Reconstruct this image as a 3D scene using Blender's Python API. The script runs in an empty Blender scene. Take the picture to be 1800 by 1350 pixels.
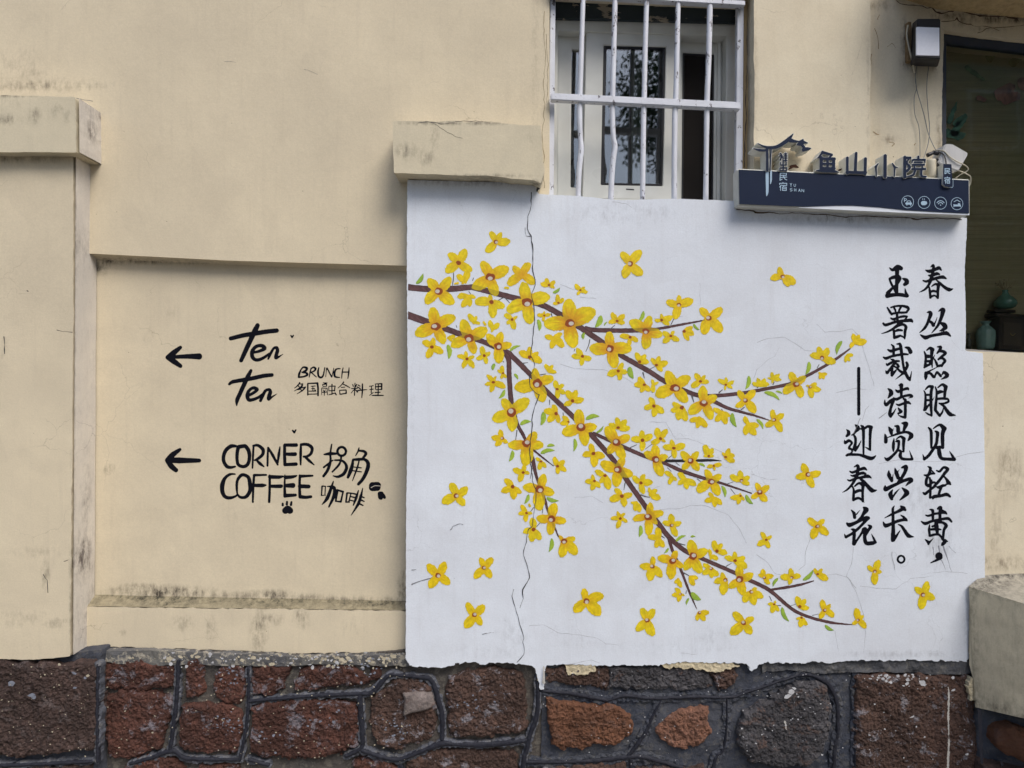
import bpy, bmesh, math, random
import numpy as np
from mathutils import Vector, Matrix
random.seed(7)
rng = np.random.default_rng(7)
S = bpy.context.scene
COL = S.collection

# ------------------------------------------------------------------ camera, world, sun
DIST, EYE, F = 3.0, 1.72, 1208.0            # metres to the mural wall, eye height, focal length in photo pixels
cam_d = bpy.data.cameras.new('camera'); cam = bpy.data.objects.new('camera', cam_d); COL.objects.link(cam)
cam.location = (0, -DIST, EYE); cam.rotation_euler = (math.radians(90), 0, 0)
cam_d.sensor_fit = 'HORIZONTAL'; cam_d.sensor_width = 36.0; cam_d.lens = 36.0*F/1800.0
cam_d.clip_start = 0.05; cam_d.clip_end = 800
S.camera = cam
SUN_EL, SUN_AZ = math.radians(52), math.radians(36)      # azimuth measured from the wall normal towards the right
W = bpy.data.worlds.new('World'); S.world = W; W.use_nodes = True
nt = W.node_tree; nt.nodes.clear()
sky = nt.nodes.new('ShaderNodeTexSky'); sky.sky_type = 'NISHITA'; sky.sun_disc = False
sky.sun_elevation = SUN_EL; sky.sun_rotation = math.pi - SUN_AZ
sky.air_density = 1.0; sky.dust_density = 3.0; sky.ozone_density = 1.5
bg = nt.nodes.new('ShaderNodeBackground'); bg.inputs['Strength'].default_value = 0.115
wo = nt.nodes.new('ShaderNodeOutputWorld')
nt.links.new(sky.outputs[0], bg.inputs[0]); nt.links.new(bg.outputs[0], wo.inputs[0])
sun_d = bpy.data.lights.new('sun', 'SUN'); sun_d.energy = 1.5; sun_d.angle = math.radians(32); sun_d.color = (1.0, 0.965, 0.92)
sun = bpy.data.objects.new('sun', sun_d); COL.objects.link(sun)
sdir = Vector((math.sin(SUN_AZ)*math.cos(SUN_EL), -math.cos(SUN_AZ)*math.cos(SUN_EL), math.sin(SUN_EL)))
sun.rotation_euler = sdir.to_track_quat('Z', 'Y').to_euler(); sun.location = sdir*30
S.view_settings.view_transform = 'Standard'; S.view_settings.look = 'None'
S.view_settings.gamma = 1; S.view_settings.use_curve_mapping = False
S.view_settings.exposure = 0.86
S.render.engine = 'CYCLES'

# ------------------------------------------------------------------ helpers
def P(u, v, y=0.0):
    d = DIST + y
    return Vector(((u-900.0)/F*d, y, EYE-(v-675.0)/F*d))

def vnoise(x, y, seed=0):
    x = np.asarray(x, float); y = np.asarray(y, float)
    xi = np.floor(x).astype(np.int64); yi = np.floor(y).astype(np.int64)
    fx = x-xi; fy = y-yi; fx = fx*fx*(3-2*fx); fy = fy*fy*(3-2*fy)
    def h(a, b):
        n = (a*374761393 + b*668265263 + seed*974634777) & 0xffffffff
        n = ((n ^ (n >> 13))*1274126177) & 0xffffffff
        return ((n ^ (n >> 16)) & 0xffff)/65535.0
    return (h(xi, yi)*(1-fx)+h(xi+1, yi)*fx)*(1-fy)+(h(xi, yi+1)*(1-fx)+h(xi+1, yi+1)*fx)*fy
def fbm(x, y, seed=0, oct=4):
    s = 0; a = 0.5; t = 0
    for k in range(oct):
        s = s+a*vnoise(x*2**k, y*2**k, seed+k*17); t += a; a *= 0.5
    return s/t
def relief(X, Z):                      # gentle trowelled unevenness of every plaster face, metres
    return 0.006*(fbm(X*1.3+5, Z*1.3+9, 3, 2)-0.5) + 0.0022*(fbm(X*5+1, Z*5+2, 5, 2)-0.5)

def tag(o, label=None, cat=None, group=None, kind=None):
    if label: o['label'] = label
    if cat: o['category'] = cat
    if group: o['group'] = group
    if kind: o['kind'] = kind
    return o
def empty(name, loc, label, cat, group=None):
    o = bpy.data.objects.new(name, None); COL.objects.link(o); o.location = loc; o.empty_display_size = 0.05
    return tag(o, label, cat, group)
def link(name, me, mat, parent=None):
    if mat is not None and len(me.materials) == 0: me.materials.append(mat)
    o = bpy.data.objects.new(name, me); COL.objects.link(o)
    if parent is not None:
        o.parent = parent; o.matrix_parent_inverse = Matrix.Translation(-Vector(parent.location))
    return o
def np_mesh(name, verts, faces, smooth=False):
    me = bpy.data.meshes.new(name)
    verts = np.asarray(verts, np.float32); faces = np.asarray(faces, np.int32)
    n = faces.shape[1]
    me.vertices.add(len(verts)); me.vertices.foreach_set('co', verts.ravel())
    me.loops.add(faces.size); me.loops.foreach_set('vertex_index', faces.ravel())
    me.polygons.add(len(faces)); me.polygons.foreach_set('loop_start', np.arange(0, faces.size, n, dtype=np.int32))
    me.polygons.foreach_set('loop_total', np.full(len(faces), n, np.int32))
    me.update(calc_edges=True)
    me.polygons.foreach_set('use_smooth', np.full(len(faces), bool(smooth)))
    return me
def set_col(me, name, rgb):
    a = me.attributes.new(name, 'FLOAT_COLOR', 'POINT')
    c = np.ones((len(me.vertices), 4), np.float32); c[:, :3] = rgb; a.data.foreach_set('color', c.ravel())
def set_f(me, name, val):
    a = me.attributes.new(name, 'FLOAT', 'POINT'); a.data.foreach_set('value', np.asarray(val, np.float32))

def catmull(p, n=4):
    p = np.asarray(p, float)
    if len(p) < 3: return p
    out = []
    for i in range(len(p)-1):
        p0 = p[max(i-1, 0)]; p1 = p[i]; p2 = p[i+1]; p3 = p[min(i+2, len(p)-1)]
        for k in range(n):
            t = k/n
            q = 0.5*((2*p1)+(-p0+p2)*t+(2*p0-5*p1+4*p2-p3)*t*t+(-p0+3*p1-3*p2+p3)*t**3)
            q[2] = p1[2]*(1-t)+p2[2]*t
            out.append(q)
    out.append(p[-1]); return np.array(out)
def parse(s, org=(0, 0), sc=1.0):
    st = []
    for part in s.split(';'):
        part = part.strip()
        if not part: continue
        pts = []
        for q in part.split(','):
            a = [float(t) for t in q.split()]
            if len(a) == 2: a.append(pts[-1][2]*sc if pts else 8)
            pts.append([org[0]+a[0]/sc, org[1]+a[1]/sc, a[2]/sc])
        if len(pts) == 1: pts.append([pts[0][0]+0.01, pts[0][1], pts[0][2]])
        st.append(catmull(pts))
    return st
def ring(cx, cy, rx, ry, w, n=16, a0=0, a1=360):
    return ', '.join('%.1f %.1f %.1f' % (cx+rx*math.cos(math.radians(a0+(a1-a0)*k/n)), cy+ry*math.sin(math.radians(a0+(a1-a0)*k/n)), w) for k in range(n+1))
def sdf_strokes(st, U, V):
    D = np.full(U.shape, 1e9)
    for s in st:
        for a, b in zip(s[:-1], s[1:]):
            d = b[:2]-a[:2]; L = max(d@d, 1e-9)
            t = np.clip(((U-a[0])*d[0]+(V-a[1])*d[1])/L, 0, 1)
            D = np.minimum(D, np.hypot(U-a[0]-t*d[0], V-a[1]-t*d[1])-0.5*(a[2]+(b[2]-a[2])*t))
    return D
def sdf_poly(poly, U, V):
    p = np.asarray(poly, float); n = len(p)
    D = np.full(U.shape, 1e18); s = np.zeros(U.shape, bool)
    for i in range(n):
        a = p[i]; b = p[i-1]; e = b-a; wx = U-a[0]; wy = V-a[1]
        t = np.clip((wx*e[0]+wy*e[1])/max(e@e, 1e-9), 0, 1)
        D = np.minimum(D, (wx-e[0]*t)**2+(wy-e[1]*t)**2)
        c = (a[1] > V) != (b[1] > V)
        with np.errstate(divide='ignore', invalid='ignore'):
            xi = (b[0]-a[0])*(V-a[1])/(b[1]-a[1])+a[0]
        s ^= c & (U < xi)
    return np.where(s, -1, 1)*np.sqrt(D)
def sdf_grid(fn, box, g, rough=0.0, rscale=0.3, seed=0):
    """cells of a regular grid that lie inside fn<0, edge vertices pulled onto the outline. returns u, v, quads, sdf"""
    u0, v0, u1, v1 = box
    us = np.arange(u0-g*2, u1+g*2.01, g); vs = np.arange(v0-g*2, v1+g*2.01, g)
    U, V = np.meshgrid(us, vs)
    D = fn(U, V)
    if callable(rough): D = D+rough(U, V)*(fbm(U*rscale, V*rscale, seed, 4)-0.5)*2
    elif rough: D = D+rough*(fbm(U*rscale, V*rscale, seed, 3)-0.5)*2
    gv, gu = np.gradient(D, g)
    ins = D < 0
    cell = ins[:-1, :-1] | ins[1:, :-1] | ins[:-1, 1:] | ins[1:, 1:]
    out = ~ins
    gl = np.maximum(np.hypot(gu, gv), 0.3)
    mv = np.minimum(D/gl, g*1.3)
    U2 = np.where(out, U-mv*gu/gl, U); V2 = np.where(out, V-mv*gv/gl, V)
    idx = np.arange(U.size).reshape(U.shape)
    q = np.stack([idx[1:, :-1][cell], idx[1:, 1:][cell], idx[:-1, 1:][cell], idx[:-1, :-1][cell]], 1)
    used, inv = np.unique(q, return_inverse=True)
    return U2.ravel()[used], V2.ravel()[used], inv.reshape(q.shape), np.minimum(D.ravel()[used], 0)
def boundary(q):
    e = np.concatenate([q[:, [0, 1]], q[:, [1, 2]], q[:, [2, 3]], q[:, [3, 0]]])
    key = np.sort(e, 1); key = key[:, 0].astype(np.int64)*(q.max()+1)+key[:, 1]
    _, first, cnt = np.unique(key, return_index=True, return_counts=True)
    return e[first[cnt == 1]]
def bbox(st):
    a = np.concatenate(st); m = a[:, 2].max()/2
    return a[:, 0].min()-m, a[:, 1].min()-m, a[:, 0].max()+m, a[:, 1].max()+m
def to3(u, v, y, rel=True):
    d = DIST+y
    X = (u-900)/F*d; Z = EYE-(v-675)/F*d
    Y = np.full(len(u), y) + (relief(X, Z) if rel else 0)
    return np.stack([X, Y, Z], 1)
def decal(name, st, y, mat, parent, g=0.55, rough=0.12, seed=0, rel=True, fat=1.0):
    if fat != 1.0:
        st = [a.copy() for a in st]
        for a in st: a[:, 2] *= fat
    u, v, q, d = sdf_grid(lambda U, V: sdf_strokes(st, U, V), bbox(st), g, rough, 0.5, seed)
    me = np_mesh(name, to3(u, v, y, rel), q)
    return link(name, me, mat, parent)
def extruded(name, st, y, depth, mat, side, parent, g=0.5, fn=None, box=None):
    """strokes cut out of a board: dark front face, pale sides"""
    f = fn or (lambda U, V: sdf_strokes(st, U, V))
    u, v, q, d = sdf_grid(f, box or bbox(st), g, 0.0)
    co = to3(u, v, y, False); n = len(co)
    b = boundary(q); back = co.copy(); back[:, 1] += depth
    sides = np.stack([b[:, 1], b[:, 0], b[:, 0]+n, b[:, 1]+n], 1)
    faces = np.concatenate([q, sides, q[:, ::-1]+n])
    me = np_mesh(name, np.concatenate([co, back]), faces)
    me.materials.append(mat); me.materials.append(side)
    mi = np.zeros(len(faces), np.int32); mi[len(q):] = 1
    me.polygons.foreach_set('material_index', mi)
    return link(name, me, None, parent)
def slab(name, poly, y, yb, mat, parent, g=6, rough=0.0, rscale=0.08, seed=0, stains=(), rel=True, soft=0.0, kind=None, bend=None):
    """a plaster face cut to an outline given in photo pixels at its own depth y, with sides going back to yb"""
    p = np.array(poly, float)
    u, v, q, d = sdf_grid(lambda U, V: sdf_poly(p, U, V), (p[:, 0].min(), p[:, 1].min(), p[:, 0].max(), p[:, 1].max()), g, rough, rscale, seed)
    co = to3(u, v, y, rel); n = len(co)
    if bend is not None: co[:, 1] += bend(u, v, d)
    if soft: co[:, 1] += soft*np.exp(d/(g*0.8))
    b = boundary(q); back = co.copy(); back[:, 1] = yb
    mid = co.copy(); mid[:, 1] += min(0.004, (yb-y)*0.3)
    sides = np.stack([b[:, 1], b[:, 0], b[:, 0]+n, b[:, 1]+n], 1)
    me = np_mesh(name, np.concatenate([co, back]), np.concatenate([q, sides]))
    st = np.zeros(n)
    for (su, sv, ru, rv, a) in stains:
        st = np.maximum(st, a*np.exp(-((u-su)/ru)**2-((v-sv)/rv)**2))
    set_f(me, 'stain', np.concatenate([st, st*0.5]))
    o = link(name, me, mat, parent)
    if kind: o['kind'] = kind
    return o
def prism(name, pts, mat, parent, faces=None, bevel=0.0):
    bm = bmesh.new(); vs = [bm.verts.new(p) for p in pts]
    for f in (faces or [(0, 1, 2, 3), (7, 6, 5, 4), (0, 4, 5, 1), (1, 5, 6, 2), (2, 6, 7, 3), (3, 7, 4, 0)]):
        bm.faces.new([vs[i] for i in f])
    bmesh.ops.recalc_face_normals(bm, faces=bm.faces)
    if bevel: bmesh.ops.bevel(bm, geom=bm.edges[:], offset=bevel, segments=2, affect='EDGES', clamp_overlap=True)
    me = bpy.data.meshes.new(name); bm.to_mesh(me); bm.free()
    return link(name, me, mat, parent)
def pquad(name, q, yf, yb, mat, parent, bevel=0.0):
    """board whose front outline is four photo points at depth yf"""
    f = [P(u, v, yf) for u, v in q]; b = [Vector((p.x, yb, p.z)) for p in f]
    return prism(name, f+b, mat, parent, bevel=bevel)
def frame4(name, outer, inner, yf, yb, mat, parent):
    """a mitred rectangular frame: outer and inner quads in photo points (tl, tr, br, bl)"""
    bm = bmesh.new()
    R = []
    for pts in (outer, inner):
        R.append([bm.verts.new(P(u, v, yf)) for u, v in pts])
    for pts in (outer, inner):
        R.append([bm.verts.new((P(u, v, yf).x, yb, P(u, v, yf).z)) for u, v in pts])
    for i in range(4):
        j = (i+1) % 4
        for a, b in ((0, 1), (2, 3), (0, 2), (1, 3)):
            bm.faces.new([R[a][i], R[a][j], R[b][j], R[b][i]])
    bmesh.ops.recalc_face_normals(bm, faces=bm.faces)
    sharp = [e for e in bm.edges if len(e.link_faces) == 2 and e.calc_face_angle(0) > 0.5]
    bmesh.ops.bevel(bm, geom=sharp, offset=0.0025, segments=2, affect='EDGES', clamp_overlap=True)
    me = bpy.data.meshes.new(name); bm.to_mesh(me); bm.free()
    return link(name, me, mat, parent)
def tube(name, pts, r, mat, parent, seg=10, sub=5, smooth=True, cap=True):
    """tube along points (Vector); r number or list"""
    rr = [r]*len(pts) if not hasattr(r, '__len__') else list(r)
    arr = np.array([[p[0], p[1], p[2], q] for p, q in zip(pts, rr)], float)
    if len(arr) > 2:
        o = []
        for i in range(len(arr)-1):
            p0 = arr[max(i-1, 0)]; p1 = arr[i]; p2 = arr[i+1]; p3 = arr[min(i+2, len(arr)-1)]
            for k in range(sub):
                t = k/sub
                o.append(0.5*((2*p1)+(-p0+p2)*t+(2*p0-5*p1+4*p2-p3)*t*t+(-p0+3*p1-3*p2+p3)*t**3))
        o.append(arr[-1]); arr = np.array(o)
    V = []; prev = None
    for i in range(len(arr)):
        d = Vector(arr[min(i+1, len(arr)-1), :3]-arr[max(i-1, 0), :3]).normalized()
        if prev is None: prev = d.orthogonal().normalized()
        x = (prev-d*prev.dot(d)).normalized(); yv = d.cross(x); prev = x
        for k in range(seg):
            a = 2*math.pi*k/seg
            V.append(Vector(arr[i, :3])+(x*math.cos(a)+yv*math.sin(a))*arr[i, 3])
    Fc = []
    for i in range(len(arr)-1):
        for k in range(seg):
            Fc.append((i*seg+k, i*seg+(k+1) % seg, (i+1)*seg+(k+1) % seg, (i+1)*seg+k))
    me = bpy.data.meshes.new(name)
    fs = list(Fc)
    if cap: fs += [tuple(range(seg))[::-1], tuple(range((len(arr)-1)*seg, len(arr)*seg))]
    me.from_pydata([tuple(v) for v in V], [], fs)
    if smooth: me.polygons.foreach_set('use_smooth', np.ones(len(fs), bool))
    me.update()
    return link(name, me, mat, parent)
def lathe(name, prof, loc, mat, parent=None, seg=32, wob=None):
    V = []; Fc = []
    for (r, z) in prof:
        for k in range(seg):
            a = 2*math.pi*k/seg
            rr = r*(1+(wob(a, z) if wob else 0))
            V.append((loc[0]+rr*math.cos(a), loc[1]+rr*math.sin(a), loc[2]+z))
    for i in range(len(prof)-1):
        for k in range(seg):
            Fc.append((i*seg+k, i*seg+(k+1) % seg, (i+1)*seg+(k+1) % seg, (i+1)*seg+k))
    me = bpy.data.meshes.new(name); me.from_pydata(V, [], Fc)
    me.polygons.foreach_set('use_smooth', np.ones(len(Fc), bool)); me.update()
    return link(name, me, mat, parent)

# ------------------------------------------------------------------ materials
class NT:
    def __init__(s, name):
        s.m = bpy.data.materials.new(name); s.m.use_nodes = True; s.t = s.m.node_tree; s.t.nodes.clear()
        s.out = s.n('ShaderNodeOutputMaterial'); s.b = s.n('ShaderNodeBsdfPrincipled'); s.l(s.b.outputs[0], s.out.inputs[0])
    def n(s, k, **kw):
        x = s.t.nodes.new(k)
        for a, b in kw.items(): setattr(x, a, b)
        return x
    def l(s, a, b): s.t.links.new(a, b)
    def coord(s, sc=(1, 1, 1)):
        c = s.n('ShaderNodeTexCoord'); m = s.n('ShaderNodeMapping'); m.inputs['Scale'].default_value = sc
        s.l(c.outputs['Object'], m.inputs[0]); return m.outputs[0]
    def noise(s, scale, detail=4, rough=0.5, co=None, dist=0.0):
        x = s.n('ShaderNodeTexNoise'); x.inputs['Scale'].default_value = scale; x.inputs['Detail'].default_value = detail
        x.inputs['Roughness'].default_value = rough; x.inputs['Distortion'].default_value = dist
        s.l(co if co is not None else s.coord(), x.inputs['Vector']); return x.outputs['Fac']
    def ramp(s, f, a, b, c0=0.0, c1=1.0):
        x = s.n('ShaderNodeMapRange'); x.inputs[1].default_value = a; x.inputs[2].default_value = b
        x.inputs[3].default_value = c0; x.inputs[4].default_value = c1; s.l(f, x.inputs[0]); return x.outputs[0]
    def math(s, op, a, b=None):
        x = s.n('ShaderNodeMath', operation=op)
        for i, q in enumerate((a, b)):
            if q is None: continue
            if isinstance(q, (int, float)): x.inputs[i].default_value = q
            else: s.l(q, x.inputs[i])
        return x.outputs[0]
    def mix(s, f, a, b, mode='MIX'):
        x = s.n('ShaderNodeMix', data_type='RGBA', blend_type=mode)
        for i, q in ((0, f), (6, a), (7, b)):
            if isinstance(q, (int, float)): x.inputs[i].default_value = q
            elif isinstance(q, tuple): x.inputs[i].default_value = (*q[:3], 1)
            else: s.l(q, x.inputs[i])
        return x.outputs[2]
    def bump(s, h, strength, dist=0.01, prev=None):
        x = s.n('ShaderNodeBump'); x.inputs['Strength'].default_value = strength; x.inputs['Distance'].default_value = dist
        s.l(h, x.inputs['Height'])
        if prev is not None: s.l(prev, x.inputs['Normal'])
        return x.outputs[0]
    def fin(s, col, rough=0.8, normal=None, spec=0.3):
        if isinstance(col, tuple): s.b.inputs['Base Color'].default_value = (*col[:3], 1)
        else: s.l(col, s.b.inputs['Base Color'])
        if isinstance(rough, (int, float)): s.b.inputs['Roughness'].default_value = rough
        else: s.l(rough, s.b.inputs['Roughness'])
        s.b.inputs['Specular IOR Level'].default_value = spec
        if normal is not None: s.l(normal, s.b.inputs['Normal'])
        return s.m
def plaster(name, c, c2, dirt, stain, hair=0.35, speck=1.0):
    m = NT(name)
    big = m.ramp(m.noise(1.1, 5, 0.55), 0.3, 0.7)
    col = m.mix(big, c, c2)
    gr = m.ramp(m.noise(0.55, 4, 0.6), 0.42, 0.7, 0, 0.35)
    col = m.mix(gr, col, dirt)
    pt = m.ramp(m.noise(3.2, 2, 0.4, None, 1.2), 0.56, 0.60, 0, 0.10)
    col = m.mix(pt, col, dirt)
    mid = m.ramp(m.noise(9, 6, 0.6), 0.35, 0.75, 0, 0.26)
    col = m.mix(mid, col, dirt)
    strk = m.ramp(m.noise(1.0, 5, 0.6, m.coord((34, 34, 2.2))), 0.54, 0.85, 0, 0.34)
    col = m.mix(strk, col, dirt)
    fine = m.ramp(m.noise(160, 3, 0.6), 0.3, 0.7, 0.94, 1.04)
    g = m.n('ShaderNodeCombineColor'); [m.l(fine, g.inputs[i]) for i in range(3)]
    col = m.mix(1.0, col, g.outputs[0], 'MULTIPLY')
    # stains painted per vertex, broken up by noise
    a = m.n('ShaderNodeAttribute', attribute_name='stain')
    br = m.ramp(m.noise(26, 7, 0.72, m.coord((1.4, 1.4, 0.8))), 0.34, 0.66)
    br2 = m.ramp(m.noise(1.0, 5, 0.7, m.coord((90, 90, 14))), 0.3, 0.7, 0.35, 1)
    sf = m.math('MULTIPLY', m.math('MULTIPLY', a.outputs['Fac'], br), br2)
    sf = m.ramp(sf, 0.04, 0.50, 0, 0.95)
    col = m.mix(sf, col, stain)
    # specks
    vor = m.n('ShaderNodeTexVoronoi'); vor.inputs['Scale'].default_value = 17; m.l(m.coord(), vor.inputs['Vector'])
    vs = m.ramp(vor.outputs['Distance'], 0.02, 0.05, 1, 0)
    vm = m.ramp(m.noise(5, 3), 0.55, 0.6)
    sp = m.math('MULTIPLY', m.math('MULTIPLY', vs, vm), 0.6*speck)
    col = m.mix(sp, col, stain)
    # hairline cracks
    nz = m.n('ShaderNodeTexNoise'); nz.inputs['Scale'].default_value = 7; nz.inputs['Detail'].default_value = 6
    m.l(m.coord(), nz.inputs['Vector'])
    va = m.n('ShaderNodeVectorMath', operation='SCALE'); va.inputs[3].default_value = 0.16; m.l(nz.outputs['Color'], va.inputs[0])
    vb = m.n('ShaderNodeVectorMath', operation='ADD'); m.l(va.outputs[0], vb.inputs[0]); m.l(m.coord(), vb.inputs[1])
    ve = m.n('ShaderNodeTexVoronoi', feature='DISTANCE_TO_EDGE'); ve.inputs['Scale'].default_value = 2.6; m.l(vb.outputs[0], ve.inputs['Vector'])
    cr = m.ramp(ve.outputs['Distance'], 0.0, 0.003, 1, 0)
    cm = m.ramp(m.noise(1.9, 3, 0.5), 0.52, 0.6)
    crk = m.math('MULTIPLY', m.math('MULTIPLY', cr, cm), hair)
    col = m.mix(crk, col, stain)
    nb = m.bump(m.noise(5, 5, 0.6), 0.22, 0.01)
    nb = m.bump(m.noise(45, 5, 0.65), 0.12, 0.004, nb)
    nb = m.bump(m.noise(1.0, 4, 0.6, m.coord((12, 12, 160))), 0.10, 0.002, nb)
    nb = m.bump(m.math('MULTIPLY', sp, -1.0), 0.5, 0.002, nb)
    return m.fin(col, m.ramp(m.noise(30, 3), 0.3, 0.7, 0.7, 0.9), nb, 0.25)
def simple(name, c, rough=0.5, var=0.12, scale=40, bump=0.15, metal=0.0, spec=0.4, c2=None, bd=0.002, det=4):
    m = NT(name)
    f = m.ramp(m.noise(scale, det, 0.6), 0.3, 0.7)
    d = tuple(x*(1-var) for x in c) if c2 is None else c2
    col = m.mix(f, c, d)
    m.b.inputs['Metallic'].default_value = metal
    return m.fin(col, m.ramp(m.noise(scale*0.5, 3), 0.3, 0.7, max(rough-0.08, 0.02), min(rough+0.08, 1)), m.bump(m.noise(scale*1.7, det, 0.6), bump, bd), spec)
def painted(name, attr=True, c=(0.5, 0.5, 0.5), rough=0.6, var=0.25, thin=0.0):
    """brushed wall paint: vertex colour, broken by brush streaks"""
    m = NT(name)
    if attr:
        a = m.n('ShaderNodeAttribute', attribute_name='paint'); col = a.outputs['Color']
    else: col = m.mix(0.0, c, c)
    f = m.ramp(m.noise(70, 5, 0.65), 0.3, 0.75, 1-var, 1.0+var*0.5)
    g = m.n('ShaderNodeCombineColor'); [m.l(f, g.inputs[i]) for i in range(3)]
    col = m.mix(1.0, col, g.outputs[0], 'MULTIPLY')
    return m.fin(col, rough, m.bump(m.noise(240, 4, 0.6), 0.25, 0.0015), 0.3)

CREAM = plaster('cream_paint', (0.63, 0.545, 0.39), (0.58, 0.505, 0.365), (0.43, 0.37, 0.275), (0.045, 0.036, 0.028), 0.35)
CREAM2 = plaster('pale_cream_paint', (0.67, 0.60, 0.45), (0.63, 0.56, 0.42), (0.48, 0.40, 0.28), (0.10, 0.06, 0.035), 0.5, 1.6)
WHITEW = plaster('mural_white_paint', (0.685, 0.725, 0.775), (0.64, 0.68, 0.735), (0.49, 0.49, 0.51), (0.13, 0.13, 0.14), 0.3, 0.6)
CAPM = plaster('weathered_cream_paint', (0.60, 0.53, 0.38), (0.54, 0.48, 0.35), (0.40, 0.36, 0.27), (0.06, 0.05, 0.04), 0.7, 1.5)
STEPM = plaster('dirty_cream_paint', (0.70, 0.62, 0.44), (0.62, 0.54, 0.38), (0.34, 0.29, 0.21), (0.05, 0.045, 0.035), 0.9, 2.0)
INK = painted('black_sign_paint', False, (0.0045, 0.005, 0.009), 0.8, 0.2); INK.node_tree.nodes['Principled BSDF'].inputs['Specular IOR Level'].default_value = 0.08
PETAL = painted('mural_colour_paint', True, rough=0.6, var=0.16)
CRACKM = simple('crack_shadow', (0.05, 0.05, 0.055), 0.95, 0.3, 60, 0.2)
HAIRM = simple('hairline_crack', (0.43, 0.44, 0.47), 0.95, 0.25, 60, 0.1)
SCRATCH = simple('scuff_marks', (0.20, 0.20, 0.21), 0.95, 0.4, 80, 0.1)
# ------------------------------------------------------------------ ground and street
def sheet(name, x0, x1, y0, y1, z, mat, thick=0.0):
    me = bpy.data.meshes.new(name)
    V = [(x0, y0, z), (x1, y0, z), (x1, y1, z), (x0, y1, z)]
    Fc = [(0, 1, 2, 3)]
    if thick:
        V += [(a, b, z-thick) for a, b, _ in V]; Fc += [(0, 4, 5, 1), (1, 5, 6, 2), (2, 6, 7, 3), (3, 7, 4, 0)]
    me.from_pydata(V, [], Fc); me.update()
    return tag(link(name, me, mat), kind='structure')
PAVE = simple('pavement_concrete', (0.27, 0.255, 0.23), 0.9, 0.3, 6, 0.4)
ASPH = simple('asphalt', (0.055, 0.055, 0.056), 0.9, 0.35, 9, 0.5)
sheet('ground', -150, 150, -150, 150, -0.14, ASPH)
sheet('pavement', -30, 30, -2.3, 0.4, 0.0, PAVE, 0.136)
sheet('pavement', -30, 30, -12.0, -8.2, 0.0, PAVE, 0.136)

# ------------------------------------------------------------------ cream house wall (left, above, right)
house = empty('house_wall', (0, 0.1, 0), 'cream plastered house wall around and above the white mural panel', 'wall')
slab('upper_wall', [(-1100, -700), (966, -700), (966, 330), (956, 470), (716, 467), (400, 458), (165, 446), (-1100, 446)], 0.06, 0.40, CREAM, house, 7,
     stains=[(60, 150, 120, 12, 0.5), (40, 120, 60, 40, 0.25), (145, 410, 12, 14, 0.5), (640, 330, 60, 90, 0.0), (940, 100, 8, 200, 0.25)])
slab('recessed_panel', [(120, 430), (725, 430), (725, 1085), (120, 1085)], 0.115, 0.40, CREAM, house, 6,
     stains=[(175, 466, 16, 18, 0.9), (200, 458, 40, 8, 0.8), (260, 458, 60, 7, 0.7), (330, 460, 40, 6, 0.5), (192, 826, 8, 8, 0.8),
             (235, 1040, 50, 9, 0.75), (300, 1042, 70, 11, 1.0), (480, 1048, 40, 10, 0.95), (545, 1052, 40, 8, 0.8), (640, 1057, 90, 8, 0.65), (708, 1040, 9, 34, 0.7), (400, 1046, 120, 6, 0.6), (250, 1030, 40, 5, 0.6), (600, 1054, 60, 5, 0.8),
             (410, 905, 25, 20, 0.14), (300, 545, 25, 18, 0.17), (262, 590, 18, 28, 0.17), (640, 560, 60, 60, 0.10), (330, 960, 60, 40, 0.10), (600, 1010, 80, 20, 0.12)])
# sloping underside of the upper wall and sloping ledge under the panel
def strip(name, top, bot, yt, yb, mat, stn, wob=0.0, n=120, rows=4):
    V = []; st = []
    for i in range(n+1):
        t = i/n
        for k in range(rows+1):
            s = k/rows
            u = (top[0][0]*(1-t)+top[1][0]*t)*(1-s)+(bot[0][0]*(1-t)+bot[1][0]*t)*s
            v = (top[0][1]*(1-t)+top[1][1]*t)*(1-s)+(bot[0][1]*(1-t)+bot[1][1]*t)*s
            v += wob*(fbm(np.array(u*0.03), np.array(3.0*k), 4, 3)-0.5)*(1 if k else 0.4)
            V.append(P(u, v, yt*(1-s)+yb*s)); st.append(stn(u, v, s))
    Fc = [(i*(rows+1)+k, i*(rows+1)+k+1, (i+1)*(rows+1)+k+1, (i+1)*(rows+1)+k) for i in range(n) for k in range(rows)]
    me = np_mesh(name, np.array([tuple(p) for p in V]), np.array(Fc), True); set_f(me, 'stain', st)
    return link(name, me, mat, house)
strip('wall_underside', [(150, 444), (720, 465)], [(150, 457), (720, 478)], 0.067, 0.118, CREAM, lambda u, v, s: 0.55*s*math.exp(-((u-240)/120)**2)+0.12*s)
strip('ledge', [(140, 1044), (720, 1056)], [(140, 1066), (720, 1073)], 0.118, 0.056, plaster('grimy_ledge_paint', (0.24, 0.205, 0.13), (0.36, 0.31, 0.205), (0.13, 0.115, 0.08), (0.03, 0.028, 0.02), 0.4, 2.0),
      lambda u, v, s: min(1, (0.55+0.5*math.exp(-((u-290)/60)**2)+0.4*math.exp(-((u-480)/50)**2)+0.3*math.exp(-((u-660)/70)**2))*(1-0.55*s)), 3.0)
slab('lower_band', [(120, 1066), (300, 1069), (500, 1071), (725, 1074), (725, 1143), (640, 1146), (540, 1149), (420, 1144), (300, 1140), (200, 1137), (170, 1139), (120, 1139)], 0.055, 0.40, CREAM, house, 5, 2.0, 0.10, 9,
     stains=[(455, 1110, 14, 45, 0.6), (470, 1090, 30, 12, 0.5), (320, 1095, 22, 16, 0.4), (370, 1105, 12, 28, 0.35), (530, 1085, 14, 20, 0.5), (215, 1112, 8, 5, 0.5), (620, 1105, 40, 25, 0.18)])
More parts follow.
